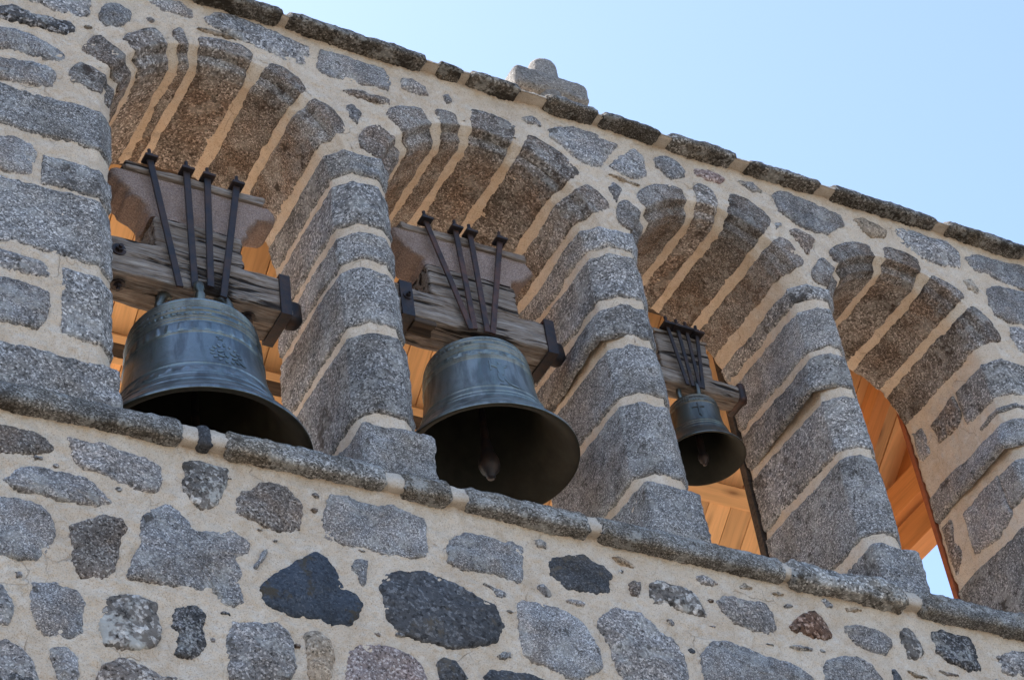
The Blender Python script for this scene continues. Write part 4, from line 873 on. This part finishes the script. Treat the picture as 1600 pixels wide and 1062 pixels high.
for (xt, zt_), (xb_, zb_) in zip([(1.312, .825), (1.385, .822), (1.447, .822), (1.518, .815)], [(1.362, .375), (1.398, .375), (1.447, .375), (1.468, .375)]):
    strap(b3, (xt+X3, y3-.016, zt_+D3), (xb_+X3, y3-.020, zb_+D3), w=.024, t=.010)
V, F = rbox_geo(1.745+X3, 1.80+X3, y3-.012, .652, .383+D3, .529+D3, res=.02, r=.055); obj('iron_band', V, F, M['rustiron'], b3)
obj('gudgeon', *rbox_geo(1.795+X3, 1.965, .545, .585, .44+D3, .48+D3, res=.03, r=.018), M['rustiron'], b3); obj('gudgeon', *rbox_geo(.985, 1.15+X3, .545, .585, .44+D3, .48+D3, res=.03, r=.018), M['rustiron'], b3)

# ------------------------------------------------------------------ timber lean-to roof behind the gable
Z0R, TAN = 2.05, .73; PIT = math.atan(TAN); XE = 4.22; YE = 3.4
roof = empty('timber_roof', (0, 2, H0-1.6), 'new orange pine boarded lean-to roof on beams seen through the gable openings', 'roof')
def slope_obj(name, x0, x1, s0, s1, n0, n1, mat, bevel=.003):
    """box on the roof slope: s runs down the slope from the wall, n is depth below the boarded plane (towards the viewer)"""
    V, F = rbox_geo(-(x1-x0)/2, (x1-x0)/2, -(s1-s0)/2, (s1-s0)/2, -abs(n1-n0)/2, abs(n1-n0)/2, res=9, r=bevel)
    me = bpy.data.meshes.new(name); me.from_pydata(V.tolist(), [], F); me.materials.append(mat); me.update()
    o = bpy.data.objects.new(name, me); ROOTC.objects.link(o); o.parent = roof
    s, n = (s0+s1)/2, (n0+n1)/2
    w = Vector(((x0+x1)/2, T+s*math.cos(PIT)-n*math.sin(PIT), H0+Z0R-s*math.sin(PIT)-n*math.cos(PIT)))
    o.rotation_euler = (-PIT, 0, 0); o.location = w-WLOC[roof.name]; WLOC[o.name] = w
    return o
SL = (YE-T)/math.cos(PIT)
x = -3.0; 
while x < XE-.01:
    w = min(rng.uniform(.15, .21), XE-x); slope_obj('plank', x+.003, x+w-.003, .0, SL, -.022, rng.uniform(-.002, .003), M['pine']); x += w
slope_obj('roof_covering', -3.05, XE+.05, -.02, SL+.05, -.10, -.03, M['tiles'])
sp = 1.38                                                             # purlin line
slope_obj('purlin', -3.0, 2.2, sp, sp+.085, -.002, .05, M['darktimber'])
def xboard(name, x0, x1, s0, s1, n0, n1): 
    """a board whose grain runs along x"""
    L = x1-x0; V, F = rbox_geo(-(s1-s0)/2, (s1-s0)/2, -L/2, L/2, -abs(n1-n0)/2, abs(n1-n0)/2, res=9, r=.004)
    me = bpy.data.meshes.new(name); me.from_pydata(V.tolist(), [], F); me.materials.append(M['pine']); me.update()
    o = bpy.data.objects.new(name, me); ROOTC.objects.link(o); o.parent = roof; s, n = (s0+s1)/2, (n0+n1)/2
    w = Vector(((x0+x1)/2, T+s*math.cos(PIT)-n*math.sin(PIT), H0+Z0R-s*math.sin(PIT)-n*math.cos(PIT)))
    o.rotation_euler = (Matrix.Rotation(-PIT, 3, 'X') @ Matrix.Rotation(math.pi/2, 3, 'Z')).to_euler(); o.location = w-WLOC[roof.name]; WLOC[o.name] = w
    return o
xboard('trim_board', -3.0, 2.2, sp-.05, sp, .0, .065); xboard('trim_board', -3.0, 2.2, sp+.085, sp+.125, .0, .055)
xboard('cross_board', 2.2, 3.35, sp-.04, sp+.10, .004, .045)
x = 2.2
while x < 3.33:
    w = min(.17, 3.35-x); slope_obj('plank', x+.002, x+w-.002, sp+.10, SL, .004, .035, M['pine']); x += w
# end frame on the right: tie beams across, rafters up the slope
def ybeam(name, x0, x1, y0, y1, z0, z1, mat='shaded_beamwood'):
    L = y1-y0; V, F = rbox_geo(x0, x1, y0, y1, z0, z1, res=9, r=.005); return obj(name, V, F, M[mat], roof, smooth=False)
XT = 3.86
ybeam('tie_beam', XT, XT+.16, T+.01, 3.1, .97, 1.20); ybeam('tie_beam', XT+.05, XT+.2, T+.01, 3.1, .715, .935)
slope_obj('rafter', 3.62, 3.74, .0, SL, .003, .15, M['shaded_beamwood']); slope_obj('rafter', XE-.14, XE-.02, .0, SL, .003, .13, M['shaded_beamwood'])
# frame against the back of the gable
for x0, z0 in ((2.088, ZS-.02), (3.478, ZS-.02)):
    obj('edge_board', *rbox_geo(x0, x0+.12, T+.012, T+(.065 if x0 < 3 else .048), z0, 1.62, res=9, r=.004), M['darktimber'] if x0 < 3 else M['redwood'], roof, smooth=False)
obj('wall_plate', *rbox_geo(-3.0, XE, T+.012, T+.14, 1.64, 1.80, res=9, r=.004), M['darktimber'], roof, smooth=False)
for x0 in (-2.6, .4, 3.6): obj('post', *rbox_geo(x0, x0+.14, YE-.32, YE-.18, -1.6, .60, res=9, r=.004), M['pine'], roof, smooth=False)

# ------------------------------------------------------------------ the church behind, with an unseen pale slab added to bounce warm sunlight up
nave = empty('church_nave', (0, 6, 0), 'stone church nave with an unseen pale slab added behind the bell gable to bounce light', 'church')
V, F = box_geo(-5.2, 6.2, T+.03, 11, -9.7, -1.70); obj('nave_wall', V, F, M['mortar'], nave, smooth=False)
V, F = box_geo(-5.2, 6.2, T+.02, 11, -1.694, -1.62); obj('bounce_slab', V, F, M['bounce_slab'], nave, smooth=False)
